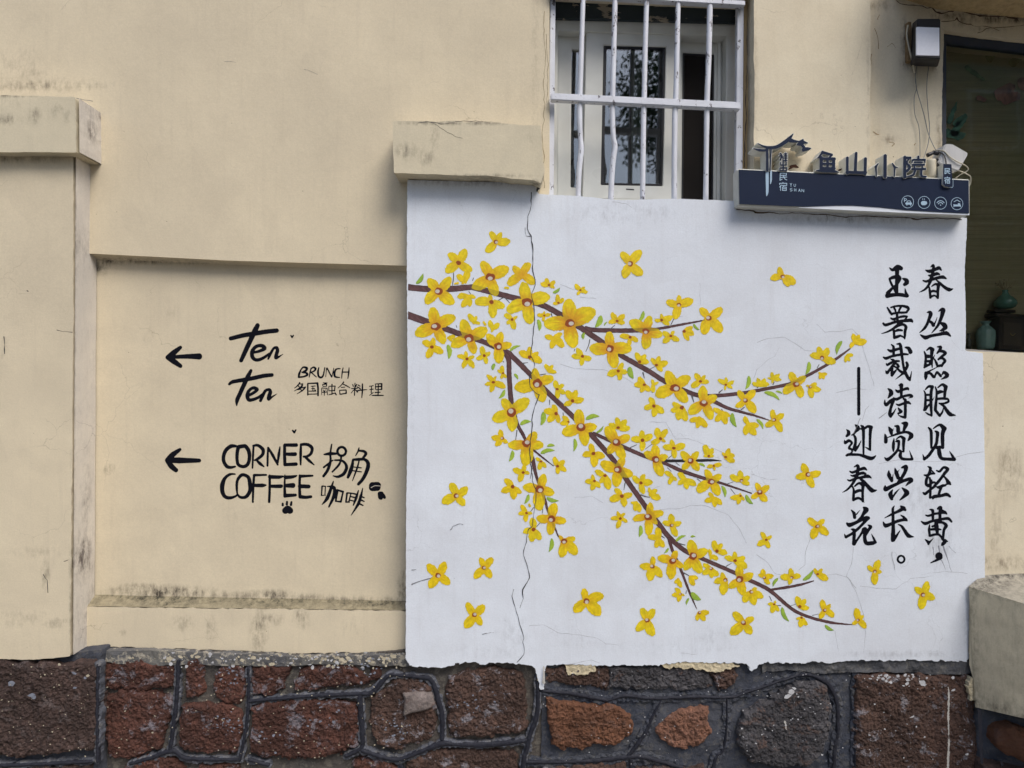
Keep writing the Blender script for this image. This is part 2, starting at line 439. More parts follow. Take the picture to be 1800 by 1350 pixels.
# right-hand parts
slab('window_side_wall', [(1322, -700), (1531, -700), (1530, 100), (1528, 420), (1322, 420), (1326, 200)], 0.015, 0.33, CREAM2, house, 6, 1.5, 0.03, 2,
     stains=[(1329, 150, 5, 200, 0.35), (1332, 280, 8, 20, 0.5), (1526, 200, 4, 180, 0.35), (1400, 300, 40, 8, 0.2)])
slab('wall_over_window', [(960, -700), (1326, -700), (1326, -14), (960, -30)], 0.02, 0.165, CREAM2, house, 8)
slab('recessed_side_wall', [(1500, -700), (1661, -700), (1659, 60), (1656, 200), (1655, 420), (1500, 420)], 0.06, 0.33, CREAM2, house, 5, 1.2, 0.05, 3,
     stains=[(1545, 10, 30, 10, 0.5), (1590, 70, 6, 40, 0.7), (1594, 110, 10, 12, 0.8), (1650, 230, 6, 40, 0.6), (1645, 120, 8, 20, 0.4), (1650, 30, 20, 14, 0.5), (1562, 245, 12, 8, 0.5), (1540, 232, 5, 5, 0.7), (1540, 300, 12, 8, 0.5)])
slab('wall_over_shop_window', [(1655, -700), (2700, -700), (2700, 130), (1900, 80), (1800, 71), (1752, 66), (1700, 60), (1655, 53)], 0.06, 0.33, CREAM, house, 6, 1.5, 0.05, 3,
     stains=[(1700, 28, 60, 6, 0.9), (1760, 34, 60, 7, 0.9), (1690, 40, 20, 10, 0.5), (1740, 52, 40, 4, 0.6)])
slab('wall_under_shop_window', [(1690, 617), (1800, 620), (2700, 660), (2700, 1150), (1690, 1150)], 0.006, 0.33, CREAM2, house, 6,
     stains=[(1775, 830, 30, 50, 0.45), (1750, 930, 16, 60, 0.30), (1735, 780, 5, 200, 0.25), (1790, 700, 60, 60, 0.12), (1760, 990, 60, 14, 0.5)])
slab('shop_window_jamb', [(2300, 60), (2700, 60), (2700, 680), (2300, 680)], 0.06, 0.33, CREAM2, house, 10)
BROWNP = plaster('stained_ceiling_plaster', (0.62, 0.48, 0.26), (0.56, 0.42, 0.22), (0.36, 0.24, 0.13), (0.07, 0.04, 0.02), 0.9, 2.0)
sb = [P(1570, -6, 0.062), P(1647, 17, 0.062), P(1784, 31, 0.062), P(2700, 110, 0.062)]
V = []
for dy, dz in ((0, 0), (-0.34, 0.0), (-0.34, 0.22), (0, 0.22)):
    V += [(p.x, p.y+dy, p.z+dz) for p in sb]
Fc = []
for a in range(4):
    b = (a+1) % 4
    for k in range(3): Fc.append((a*4+k, a*4+k+1, b*4+k+1, b*4+k))
Fc += [(0, 4, 8, 12), (3, 15, 11, 7)]
me = bpy.data.meshes.new('ceiling_slab'); me.from_pydata(V, [], Fc); me.update(); set_f(me, 'stain', [0.3]*len(V))
link('ceiling_slab', me, BROWNP, house)
# window opening: dark peeling lintel beam
OLDP = NT('peeling_dark_paint')
f1 = OLDP.ramp(OLDP.noise(9, 6, 0.65, OLDP.coord((1, 1, 2.5))), 0.57, 0.60)
c1 = OLDP.mix(f1, (0.018, 0.028, 0.033), (0.30, 0.26, 0.20))
OLDP = OLDP.fin(c1, 0.6, OLDP.bump(f1, 0.6, 0.003), 0.4)
pquad('lintel_beam', [(940, -60), (1345, -45), (1345, 41), (940, 31)], 0.165, 0.183, OLDP, house)
REVEAL = plaster('reveal_painted_shade', (0.50, 0.36, 0.19), (0.44, 0.33, 0.18), (0.33, 0.24, 0.14), (0.06, 0.04, 0.03), 0.9, 1.4)  # browner than the wall: the reveal's shade is put into its colour
pquad('window_reveal', [(1308, -60), (1330, -60), (1330, 380), (1306, 380)], 0.10, 0.34, REVEAL, house)
# room behind
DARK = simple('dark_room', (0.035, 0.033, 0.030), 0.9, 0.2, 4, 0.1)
def room(name, x0, x1, y0, y1, z0, z1, mat):
    V = [(x, y, z) for z in (z0, z1) for y in (y0, y1) for x in (x0, x1)]
    me = bpy.data.meshes.new(name)
    me.from_pydata(V, [], [(0, 1, 3, 2), (4, 6, 7, 5), (2, 3, 7, 6), (0, 2, 6, 4), (1, 5, 7, 3)]); me.update()
    return link(name, me, mat, house)
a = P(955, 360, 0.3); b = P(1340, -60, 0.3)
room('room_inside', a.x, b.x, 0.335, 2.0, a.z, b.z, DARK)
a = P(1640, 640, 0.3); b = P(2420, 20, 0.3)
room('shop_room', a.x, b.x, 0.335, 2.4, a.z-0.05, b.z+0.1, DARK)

# ------------------------------------------------------------------ left pier
pier = empty('pier', tuple(P(60, 1150, 0)), 'cream plastered pier with a projecting cap at the left edge', 'pier')
slab('shaft', [(-260, 255), (128, 255), (129, 500), (127, 760), (124, 1000), (123, 1153), (90, 1158), (40, 1160), (-20, 1158), (-260, 1158)], -0.045, 0.39, CREAM, pier, 6, 1.5, 0.06, 4,
     stains=[(127, 830, 5, 60, 0.25), (60, 970, 60, 12, 0.25), (40, 1088, 60, 20, 0.25), (100, 1095, 30, 12, 0.35), (7, 610, 3, 20, 0.9), (80, 1010, 8, 30, 0.45), (120, 582, 18, 3, 0.4), (125, 1070, 5, 80, 0.5), (15, 280, 60, 6, 0.6), (70, 280, 50, 6, 0.5),
             (129, 990, 6, 30, 0.9)])
slab('cap', [(-280, 163), (132, 170), (134, 268), (-280, 266)], -0.10, 0.39, CAPM, pier, 5, 1.0, 0.07, 5,
     stains=[(20, 165, 60, 5, 0.9), (10, 210, 25, 10, 0.6), (60, 205, 12, 16, 0.55), (100, 195, 14, 14, 0.4), (118, 205, 8, 14, 0.4), (-10, 180, 60, 30, 0.2)])

def return_face(name, u_top, v0, u_bot, v1, y0, y1, mat, parent, stn, push=0.0065, n=60, m=10):
    V = []; st = []
    for j in range(n+1):
        t = j/n; a = P(u_top*(1-t)+u_bot*t, v0*(1-t)+v1*t, y0)
        for i in range(m+1):
            s = i/m; x = a.x+push+0.003*(float(fbm(np.array(t*9), np.array(s*3), 3, 3))-0.5)*min(1, 4*s)
            V.append((x, y0+(y1-y0)*s+(0.004 if i == 0 else 0), a.z)); st.append(stn(v0*(1-t)+v1*t, s))
    Fc = [(j*(m+1)+i, (j+1)*(m+1)+i, (j+1)*(m+1)+i+1, j*(m+1)+i+1) for j in range(n) for i in range(m)]
    me = np_mesh(name, V, Fc, True); set_f(me, 'stain', st); return link(name, me, mat, parent)
FADED = plaster('faded_pale_paint', (0.66, 0.60, 0.51), (0.60, 0.56, 0.49), (0.42, 0.39, 0.37), (0.09, 0.07, 0.065), 0.6, 1.2)
return_face('return_face', 129.5, 276, 124.5, 1152, -0.045, 0.11, FADED, pier,
            lambda v, s: 0.12+0.9*math.exp(-((v-985)/30)**2)*math.exp(-((s-0.45)/0.35)**2)+0.4*math.exp(-((v-430)/30)**2)*(1-s)+0.35*math.exp(-((v-880)/60)**2)*math.exp(-((s-0.6)/0.2)**2)+0.3*math.exp(-(s/0.06)**2)+0.4*math.exp(-((v-1100)/60)**2)*s)
return_face('cap_return_face', 135, 172, 136, 267, -0.10, 0.06, FADED, pier, lambda v, s: 0.15+0.7*math.exp(-((v-215)/18)**2)*math.exp(-((s-0.6)/0.2)**2)+0.5*math.exp(-((v-180)/8)**2)*s)
# ------------------------------------------------------------------ mural wall
mural = empty('mural_wall', (0, 0, 0), 'white painted wall panel with yellow winter jasmine and Chinese calligraphy', 'wall')
WP = [(716, 316), (940, 322), (946, 341), (1010, 344), (1050, 348), (1090, 352), (1180, 349), (1292, 353), (1293, 366), (1400, 372), (1700, 383), (1699, 420), (1696, 480), (1698, 560), (1697, 617), (1728, 621), (1729, 700), (1731, 800), (1731, 900), (1731, 1018),
      (1705, 1029), (1703, 1080), (1702, 1162), (1640, 1161), (1600, 1160), (1560, 1161), (1500, 1160), (1465, 1166), (1430, 1163), (1400, 1166), (1350, 1165), (1334, 1166), (1330, 1176), (1322, 1181), (1317, 1177), (1314, 1168), (1290, 1164), (1275, 1166), (1200, 1163), (1150, 1170), (1100, 1169),
      (1050, 1170), (1000, 1168), (959, 1170), (956, 1195), (955, 1212), (950, 1212), (946, 1196), (941, 1176), (934, 1170), (880, 1164), (845, 1168), (825, 1163), (800, 1168), (780, 1174), (750, 1174), (730, 1172), (720, 1168), (713, 1158), (714, 900), (717, 700), (715, 480)]
slab('wall_face', WP, 0.0, 0.36, WHITEW, mural, 3.5, lambda U, V: 0.9+2.4*np.clip((V-1140)/15, 0, 1), 0.24, 11,
     stains=[(1650, 950, 30, 60, 0.35), (1610, 880, 60, 40, 0.25), (730, 1000, 10, 120, 0.12), (900, 1110, 40, 40, 0.22), (1200, 1140, 200, 18, 0.18), (1430, 950, 60, 60, 0.10), (840, 320, 110, 8, 0.55), (1500, 385, 160, 8, 0.5), (1010, 1120, 60, 40, 0.14),
             (1250, 1120, 70, 30, 0.2), (1580, 1150, 120, 8, 0.35), (1100, 375, 150, 26, 0.22), (1240, 400, 40, 60, 0.12), (1050, 420, 20, 80, 0.10), (725, 700, 8, 300, 0.16), (850, 1145, 120, 16, 0.2), (1690, 900, 14, 150, 0.16), (1700, 1100, 8, 60, 0.3), (770, 980, 30, 60, 0.12)])
slab('cap', [(690, 213), (800, 213), (950, 221), (957, 300), (951, 322), (940, 318), (860, 309), (780, 307), (692, 304)], -0.08, 0.38, CAPM, mural, 4, 1.6, 0.06, 6,
     stains=[(715, 265, 20, 16, 0.5), (750, 275, 14, 16, 0.5), (762, 240, 10, 40, 0.35), (760, 216, 60, 4, 0.8), (850, 216, 40, 4, 0.8), (930, 250, 12, 30, 0.2), (860, 309, 90, 4, 0.5), (940, 320, 8, 6, 0.9)])

# hand tracing of the calligraphy, crop origin + scale + strokes (x y width)
CAL = [
 ('spring', 1545, 460, 12.857, "1060 190 20,1150 215 70,1280 175 60,1360 140 70,1415 190 25;1180 115 20,1230 80 50,1240 150 60,1220 260 60,1180 400 70,1130 520 50,1050 620 45,920 690 12;1120 305 20,1190 315 60,1310 270 65,1375 285 30;1005 425 30,1080 445 50,1200 400 60,1350 360 60,1450 345 70,1525 380 25;1290 400 20,1380 480 50,1480 570 60,1590 630 75,1680 610 12;1140 560 20,1150 650 50,1160 740 50,1165 810 50;1200 555 25,1280 505 45,1350 530 70;1350 530 70,1335 650 55,1335 750 50,1335 820 40;1170 680 45,1240 660 50,1310 680 40;1165 800 50,1240 765 40,1290 780 30,1330 820 40"),
 ('jade', 1545, 460, 12.857, "240 140 20,310 185 60,420 120 90,500 150 80;410 150 90,410 300 75,405 450 70,400 600 70,400 720 70;245 385 50,340 350 70,440 350 90,490 390 40;240 400 40,290 520 45,350 620 45,380 700 40;470 400 60,400 520 50,300 600 50,200 710 80;190 770 90,330 750 70,480 745 70,620 770 70;590 600 10,610 700 50,640 770 70;540 380 30,620 420 80,630 470 90,580 515 60"),
 ('office', 1545, 535, 12.857, "190 75 30,250 170 50,290 230 40;270 70 30,380 40 40,520 35 45,630 60 60,670 105 50,620 180 40;330 60 40,370 130 40,370 180 30;500 60 40,460 130 40,450 190 30;290 215 45,420 190 45,560 185 45,630 180 40;270 310 30,330 335 50,460 290 45,570 270 50,640 270 30;410 210 50,415 320 50,430 420 50;95 430 40,150 465 60,300 420 55,450 380 50,600 370 60,720 360 70,760 400 25;640 280 25,560 370 40,440 450 50,320 550 50,190 620 35,60 660 12;330 560 40,340 650 50,345 740 50;340 550 30,440 480 50,550 455 50,610 510 60,590 600 60,585 700 50,580 780 25;350 610 40,440 580 55,520 590 40;350 750 60,420 730 60,490 710 40,580 760 30"),
 ('thicket', 1545, 535, 12.857, "1090 185 20,1150 175 55,1170 220 80,1130 340 60,1090 440 55,1030 540 55,920 640 12;1130 380 40,1190 410 60,1230 470 70;1250 450 40,1290 370 20,1315 290 8;1350 155 20,1420 115 60,1450 140 95,1420 270 70,1370 400 60,1310 510 50,1190 650 15;1390 420 40,1470 460 90,1500 520 90,1430 580 50,1370 600 15;940 690 25,1050 750 80,1180 710 60,1350 680 60,1520 650 80,1620 720 25"),
 ('cut', 1545, 600, 12.857, "200 190 30,270 220 60,370 190 60,460 165 50;280 75 25,325 120 50,325 200 50,330 300 55;100 360 30,160 385 60,280 340 50,450 305 50,560 290 50,650 295 35;405 60 25,470 55 50;470 60 50,490 120 65,510 280 60,530 420 50,550 560 50,590 700 60,650 820 65,690 870 50;690 870 50,715 780 30,735 670 8;590 135 25,670 160 70,710 240 80;620 480 45,640 540 60,600 640 50,520 740 40,370 860 8;160 500 20,190 530 50,280 480 50,370 450 50,450 445 40;270 405 25,320 430 60,320 470 50;380 480 40,300 560 50,230 650 50,180 710 60,150 660 15;300 570 40,290 680 60,290 760 60;290 770 50,350 690 50,385 650 30;320 560 30,400 600 40,470 670 50,560 720 60;410 520 50,440 570 50,390 600 20"),
 ('shine', 1545, 600, 12.857, "1020 230 25,1055 330 50,1050 450 50,1040 560 60;1080 200 30,1150 150 50,1200 190 90;1200 190 80,1185 330 60,1190 450 50,1200 590 20;1060 330 60,1120 340 70,1180 330 40;1100 450 50,1180 450 60;1020 590 40,1080 550 50,1160 500 50,1260 300 8;1315 125 20,1390 130 60,1370 200 60,1310 270 30;1370 220 50,1440 225 60,1500 270 60,1420 340 50,1340 410 40;1250 400 30,1290 480 50,1320 550 50;1340 400 30,1430 380 50,1490 440 60,1450 500 50,1420 560 40;1320 560 50,1420 540 50;1320 580 12,1200 640 25,1080 700 40;1060 720 70,1055 790 70,1050 850 40;1060 730 60,1150 720 50,1230 800 60,1260 800 40;1260 790 30,1310 700 50,1390 780 50,1400 800 20;1420 760 20,1470 700 60,1540 760 80,1500 810 60,1400 860 10"),
 ('poem', 1545, 670, 12.857, "200 170 25,260 220 70,270 280 90,200 380 20;130 420 15,130 500 50,170 530 70,240 460 60,320 420 70,290 520 60,260 620 55,240 740 70,260 800 50;260 800 50,320 720 40,380 620 10;450 90 30,500 90 80;500 90 80,500 200 60,500 330 50;375 200 30,430 235 60,540 190 50,640 165 60,665 200 20;325 375 25,390 410 60,500 360 50,620 325 50,710 320 60,745 350 40,660 385 10;385 515 20,450 540 50,560 500 50,650 480 60,710 515 25;550 400 40,590 430 60,590 550 60,590 680 60,585 810 60;585 820 50,500 800 40,430 765 10;430 605 20,470 660 60,500 690 50,430 730 40"),
 ('eye', 1545, 670, 12.857, "1010 215 20,1045 290 40,1045 450 50,1040 600 60,1020 650 50;1045 190 25,1120 120 50,1200 130 70;1200 140 60,1175 250 60,1170 450 60,1175 600 60,1185 780 40;1185 780 30,1100 740 40,1045 700 10;1060 310 50,1150 310 40;1060 430 50,1150 430 40;1040 640 60,1120 540 40,1200 450 15,1250 350 8;1330 145 25,1430 75 50,1510 130 80;1510 130 80,1490 250 60,1480 380 50;1270 130 25,1300 230 40,1295 400 50,1280 540 60,1270 640 60;1270 650 60,1370 780 50;1370 780 50,1430 700 40,1455 610 15;1330 260 70,1380 240 70,1440 240 40;1330 400 50,1430 390 50,1540 400 50;1560 400 30,1570 460 50,1480 500 40,1360 500 20;1360 500 30,1460 560 50,1530 660 70,1610 750 80,1735 770 12"),
 ('sense', 1545, 740, 12.857, "215 135 20,260 210 80,275 280 60;310 220 20,325 160 6;350 115 20,420 130 70,430 220 80,430 270 40;510 45 20,600 70 100,570 170 60,540 260 40;130 300 25,150 380 70,150 470 70;200 370 15,330 320 40,480 270 50,620 250 50,720 300 70,720 350 90,650 445 20;335 390 15,325 500 60,320 600 60,325 680 30;380 415 15,480 350 45,560 400 70;560 400 70,550 520 60,550 690 40;390 460 40,440 460 60,440 560 50,410 660 50,320 770 55,190 870 70,120 820 10;430 660 50,490 690 50,475 780 70,520 850 55,640 865 50,750 860 50;750 860 50,720 770 30,685 670 8"),
 ('see', 1545, 740, 12.857, "1115 150 30,1170 220 60,1180 400 60,1180 600 45;1225 170 25,1370 85 50,1470 170 100;1470 170 90,1435 300 75,1435 450 75,1440 600 60;1265 230 25,1320 270 70,1310 400 60,1290 520 60,1200 670 60,1110 790 60,1020 860 60;1020 860 55,985 750 10;1300 600 60,1370 590 60,1430 600 50;1350 610 70,1365 740 85,1410 840 65,1550 860 60,1700 865 70;1700 870 60,1660 790 50,1590 680 10"),
 ('rise', 1545, 810, 12.857, "220 210 10,225 320 80,290 450 60;300 430 40,320 290 8;355 160 12,390 270 80,430 380 70;420 260 20,460 190 6;430 370 60,470 400 50;505 155 25,600 140 90,590 240 70,520 370 60,440 480 60;140 560 20,150 640 90,280 580 70,430 510 60,560 450 60,700 410 70,740 450 60,660 510 50,600 570 8;310 650 15,260 760 90,290 860 60;300 850 30,380 720 40,470 630 6;520 610 20,600 680 80,630 730 100,560 810 60,470 890 20"),
 ('light', 1545, 810, 12.857, "1105 130 25,1160 170 60,1140 270 60,1100 350 50,1070 440 60,1070 530 60,1110 570 50;1020 320 25,1080 330 50,1170 290 50,1260 290 30;1200 220 20,1240 280 40;1150 390 40,1165 500 50,1165 620 50,1160 830 50;1110 560 50,1190 500 50,1260 485 40;1195 430 15,1200 490 30;1000 720 30,1050 745 60,1150 660 50,1260 580 50;1300 215 25,1370 240 50,1460 150 50,1550 190 70,1480 290 60,1400 400 55,1320 500 60,1240 580 40;1460 340 30,1530 420 50,1570 490 80,1630 540 15;1500 540 30,1600 500 50;1310 590 30,1360 600 60,1450 560 60,1510 560 30;1410 600 50,1370 700 50,1350 780 50;1220 850 40,1250 810 70,1400 790 60,1530 760 70,1610 810 40"),
 ('long', 1545, 885, 12.857, "350 55 15,315 120 50,320 250 55,320 400 60,325 550 70,320 700 85,310 830 70;340 830 50,400 730 50,480 610 12;490 60 25,550 110 90,600 150 40;560 110 80,430 180 60,280 250 45,125 330 8;95 415 15,150 500 80,280 460 60,420 400 60,560 370 60,640 390 25;490 260 15,560 310 50,620 370 50;440 475 20,520 520 50,600 640 70,670 730 80,790 755 12"),
 ('yellow', 1545, 885, 12.857, "1060 265 25,1120 280 45,1240 240 45,1380 215 50,1480 200 70,1540 240 20;1150 135 20,1215 160 60,1220 270 55,1220 370 50;1330 120 40,1390 100 80,1380 230 60,1380 350 60;1420 150 40,1500 200 50;960 405 25,1050 455 65,1200 400 50,1400 360 50,1560 340 60,1640 410 40;1150 480 20,1135 580 50,1150 730 50;1310 420 70,1440 430 50,1520 500 70,1470 600 55,1450 780 50;1290 410 60,1300 520 90,1320 650 60;1210 520 40,1300 490 50;1160 590 40,1290 580 60,1400 590 30;1160 730 50,1280 700 50,1350 700 50,1420 770 40;1045 815 20,1110 870 60,1120 920 40;1130 890 50,1230 790 12;1410 795 20,1490 850 80,1450 910 70,1420 940 30;1500 840 60,1555 860 20"),
 ('full_stop', 1545, 950, 12.857, ring(500, 425, 76, 78, 40)),
 ('comma', 1545, 950, 12.857, "1355 350 140;1380 380 100,1310 440 50,1170 505 20"),
 ('welcome', 1475, 740, 18, "225 265 15,290 340 90,290 410 100,230 480 60;165 600 15,190 690 80,300 620 80,400 690 60,340 780 60,310 860 70,390 900 60,400 980 50,330 1040 40;230 1090 60,300 1060 80,460 1060 75,640 1070 70,800 1120 90,980 1180 110,1080 1160 80,1165 1085 12;495 115 15,560 170 90,590 240 120,520 330 70,450 420 50,390 445 30;460 450 50,510 540 75,510 700 75,480 860 100,510 930 70;520 920 60,600 800 60,690 620 15;670 130 15,740 190 90,760 280 85,765 500 80,765 700 70,765 1050 50;690 250 50,800 230 70,900 170 70,1000 200 110;1000 210 100,980 350 85,970 600 75,970 800 75,975 920 50;980 920 50,900 870 50,815 820 10"),
 ('spring', 1475, 812, 18, "330 290 30,420 330 75,580 270 70,780 200 90,875 260 25;470 160 25,570 110 70,600 170 90,580 300 90,560 430 90,500 560 80,400 720 70,260 870 55,100 965 12;365 420 25,460 440 70,640 370 80,760 350 85,840 375 40;265 565 35,350 590 60,520 520 70,700 490 70,900 450 100,1020 510 20;640 510 50,760 610 90,880 740 100,1040 900 120,1200 890 12;410 760 40,460 880 60,455 1050 75,455 1200 80;495 765 45,630 670 70,760 730 110;760 730 100,745 900 75,745 1100 75,750 1240 70;490 960 90,640 900 80,720 920 60;460 1190 80,600 1140 70,700 1190 60,800 1290 10"),
 ('blossom', 1475, 890, 18, "380 115 25,470 220 90,490 350 90;550 250 40,665 115 10;755 25 20,850 110 150,770 240 90,700 350 70,620 440 80;240 530 40,330 590 120,520 520 90,700 430 90,850 370 110,930 370 90;900 380 110,790 510 80,670 640 75,540 760 80,400 870 70,220 970 80;210 970 70,170 880 25;380 725 25,460 750 90,480 860 90,470 1050 90,470 1180 110;510 1150 70,600 1020 60,710 850 60,750 720 50;750 720 60,830 720 100,810 900 95,820 1080 100,880 1170 110,1050 1160 110,1150 1140 70;1140 1120 70,1090 1010 60,1020 870 12;910 590 20,990 650 100,930 750 75,850 900 60"),
 ('dash', 1475, 640, 13.5, "462 105 66,462 1185 64"),
]
for i, (nm, ox, oy, sc, s) in enumerate(CAL):
    decal('painted_character', parse(s, (ox, oy), sc), -0.0004, INK, mural, 0.5, 0.22, i, fat=1.2)

# ---- branches
BR = [
 "712 504 11,750 508 11,790 508 11,825 505 10,835 506 10,870 515 10,905 524 10,930 530 10,955 537 10,985 553 10,1022 577 10,1056 600 10,1092 625 9,1140 652 9,1170 671 8.5,1220 693 8,1250 696 7,1297 692 6.5,1328 687 6,1387 675 6,1416 662 5.5,1454 641 5,1471 630 5,1494 613 2.5",
 "1224 694 7,1258 707 7,1281 718 6,1325 730 4,1359 741 1.2",
 "1030 576 6,1045 580 8,1109 581 8,1140 579 6.5,1157 578 5,1200 570 4.2,1238 563 2",
 "712 552 13,751 566 12,792 581 10,808 587 10,848 600 9,890 619 10,900 626 9,932 658 9,961 688 9,1008 733 9,1036 761 9,1078 808 9,1100 841 9,1133 888 9,1158 921 9,1177 945 9,1204 968 8,1232 981 7,1287 1005 7,1320 1021 7,1352 1037 7,1390 1069 6,1418 1083 5.5,1459 1094 5,1498 1098 1.5",
 "1352 1037 4,1385 1032 5,1410 1027 4,1430 1021 1.8",
 "886 619 8,894 632 9,895 658 8.5,898 701 9,903 725 8,911 749 6,920 765 6,932 793 5,936 807 8,944 841 5,958 879 5,963 898 4,974 925 4,982 944 1.8",
 "937 790 4,951 802 3.5,973 819 1",
 "1044 762 6,1062 770 6,1099 787 7,1131 801 7,1170 815 6,1199 828 7,1232 839 6,1267 849 4.5,1321 867 2",
 "1176 947 6,1182 967 5.5,1196 999 5,1212 1041 4,1225 1071 1",
]
BLK = ["1170 810 5,1196 810 5,1228 809.5 5,1249 809 4.5,1268 810 1"]
def paint_mesh(name, st, y, parent, g, colfn, rough=0.5, seed=0, rscale=0.25):
    u, v, q, d = sdf_grid(lambda U, V: np.maximum(sdf_strokes(st, U, V), 717.2-U), bbox(st), g, rough, rscale, seed)
    me = np_mesh(name, to3(u, v, y), q); set_col(me, 'paint', colfn(u, v, d)); return link(name, me, PETAL, parent)
for i, s in enumerate(BR+BLK):
    base = np.array((0.088, 0.040, 0.040)) if i < len(BR) else np.array((0.02, 0.018, 0.02))
    def cf(u, v, d, base=base, i=i):
        n = fbm(u*0.12, v*0.12, i, 4); n2 = fbm((u-v)*0.5, (u+v)*0.06, i+50, 3)
        edge = np.clip(1+d/1.6, 0, 1)
        c = base[None]*(0.65+0.6*n+0.35*n2)[:, None]*(1-0.55*edge)[:, None]
        hl = np.clip((n2-0.62)*4, 0, 1)[:, None]*0.5*(1 if i < len(BR) else 0)
        return c*(1-hl)+np.array((0.20, 0.12, 0.11))*hl
    paint_mesh('painted_branch', parse(s), -0.0004-0.00002*i, mural, 0.8, cf, 0.4, i)
# thin flower stalks
TW = {'B': "680 330 10,690 360 8;1325 825 12,1335 835 8;1590 850 14,1665 840 8", 'A': "645 630 12,640 720 14,625 800 8;918 695 10,905 730 10;1255 1005 12,1325 965 14;1355 970 14,1415 1035 8;855 880 10,880 915 10",
      'C': "305 560 16,325 620 8;835 915 12,820 990 12,780 1080 8;1125 765 14,1180 715 8;630 1050 12,620 1075 8", 'D': "345 480 12,300 570 10;0 1172 10,90 1130 8", 'G': "550 275 20,570 350 8;1225 600 24,1250 680 10;600 550 14,1640 510 8" if 0 else "550 275 20,570 350 8;1225 600 24,1250 680 10;1600 550 14,1640 510 8",
      'H': "90 770 12,130 740 8;525 715 12,540 700 8;700 680 12,712 655 10;1200 490 10,1220 455 8;340 965 12,375 940 12;120 960 10,130 980 8", 'E': "690 150 16,780 135 8;830 495 14,830 560 8;380 910 12,365 1035 10;1015 670 12,1020 710 8",
      'K': "975 330 14,1075 285 8;1210 355 10,1330 265 8;1575 500 14,1650 440 8;890 890 18,870 1000 8;1140 1080 20,1210 1105 20,1280 1120 8;1560 650 10,1620 705 8", 'L': "255 570 10,310 615 8;590 825 12,670 890 8;1070 905 12,1155 875 8;1120 980 10,1190 1070 8",
      'J': "700 380 14,650 450 10;800 625 12,740 690 10;850 320 20,840 470 8", 'M': "700 550 24,770 595 10;970 670 20,1050 690 12;1040 1075 14,1110 1115 8;1620 980 14,1690 940 8", 'N': "330 370 16,400 405 8;1505 690 10,1535 745 8;1600 815 8,1660 815 12;360 650 12,365 610 8", 'O': "660 1115 6,725 1100 4;430 1010 5,480 995 4;200 910 6,220 955 4", 'I': "440 150 14,420 290 12;680 750 12,650 910 8"}
CR = {'A': (715, 400, 7.826), 'B': (715, 530, 7.826), 'C': (930, 480, 7.826), 'D': (1140, 500, 7.826), 'E': (860, 640, 7.826), 'G': (1060, 620, 7.826), 'H': (1250, 570, 6.43), 'I': (860, 740, 9.0), 'J': (860, 850, 9.0),
      'K': (1000, 750, 9.0), 'L': (1160, 750, 9.0), 'M': (1070, 870, 7.826), 'N': (1160, 960, 7.826), 'O': (1320, 900, 6.135), 'P': (720, 830, 4.82), 'Q': (900, 1010, 3.971), 'R': (1350, 1010, 3.971), 'Z': (0, 0, 1.0)}
k = 0
for c, s in TW.items():
    for one in s.split(';'):
        st = parse(one, CR[c][:2], CR[c][2])
        for a in st: a[:, 2] = np.maximum(a[:, 2], 0.9)
        paint_mesh('painted_stalk', st, -0.00064, mural, 0.45, lambda u, v, d: np.tile(np.array((0.10, 0.10, 0.105)), (len(u), 1)), 0.1, k); k += 1

# ---- leaves
LV = {'A': "130 770 225 630 60", 'B': "560 600 575 790 70;1210 860 1185 950 50;1420 680 1565 610 45;1480 1000 1530 1075 40;1345 1215 1260 1335 50",
      'C': "330 270 425 200 45;985 590 910 745 80;1035 720 1080 670 25;1575 525 1490 680 55;120 645 135 800 60;760 820 745 915 45", 'D': "620 545 705 625 40",
      'E': "430 830 575 790 60;740 665 710 840 75;1330 760 1520 720 65;1470 945 1570 850 35;1170 1030 1160 1200 55;320 1190 270 1340 60;800 1130 905 1125 45;710 1230 905 1190 60", 'G': "370 200 420 360 80",
      'H': "425 585 385 740 50;600 770 775 860 50;735 760 805 785 25;1105 425 1065 570 50;1480 190 1420 345 50;240 1005 290 1165 60;515 1075 590 1190 40",
      'I': "620 1165 550 1310 60;910 1210 1100 1260 65", 'J': "985 870 940 1085 70", 'L': "620 590 715 635 45;980 940 1030 1120 60;1365 1080 1475 1225 70",
      'M': "435 425 415 580 60;930 640 1065 560 45;1130 578 1195 575 30;820 735 765 800 35", 'N': "440 640 565 740 80;400 720 365 815 35;1625 445 1555 555 45;1680 840 1780 1040 60", 'O': "560 735 670 620 45;800 1220 895 1275 40"}
k = 0
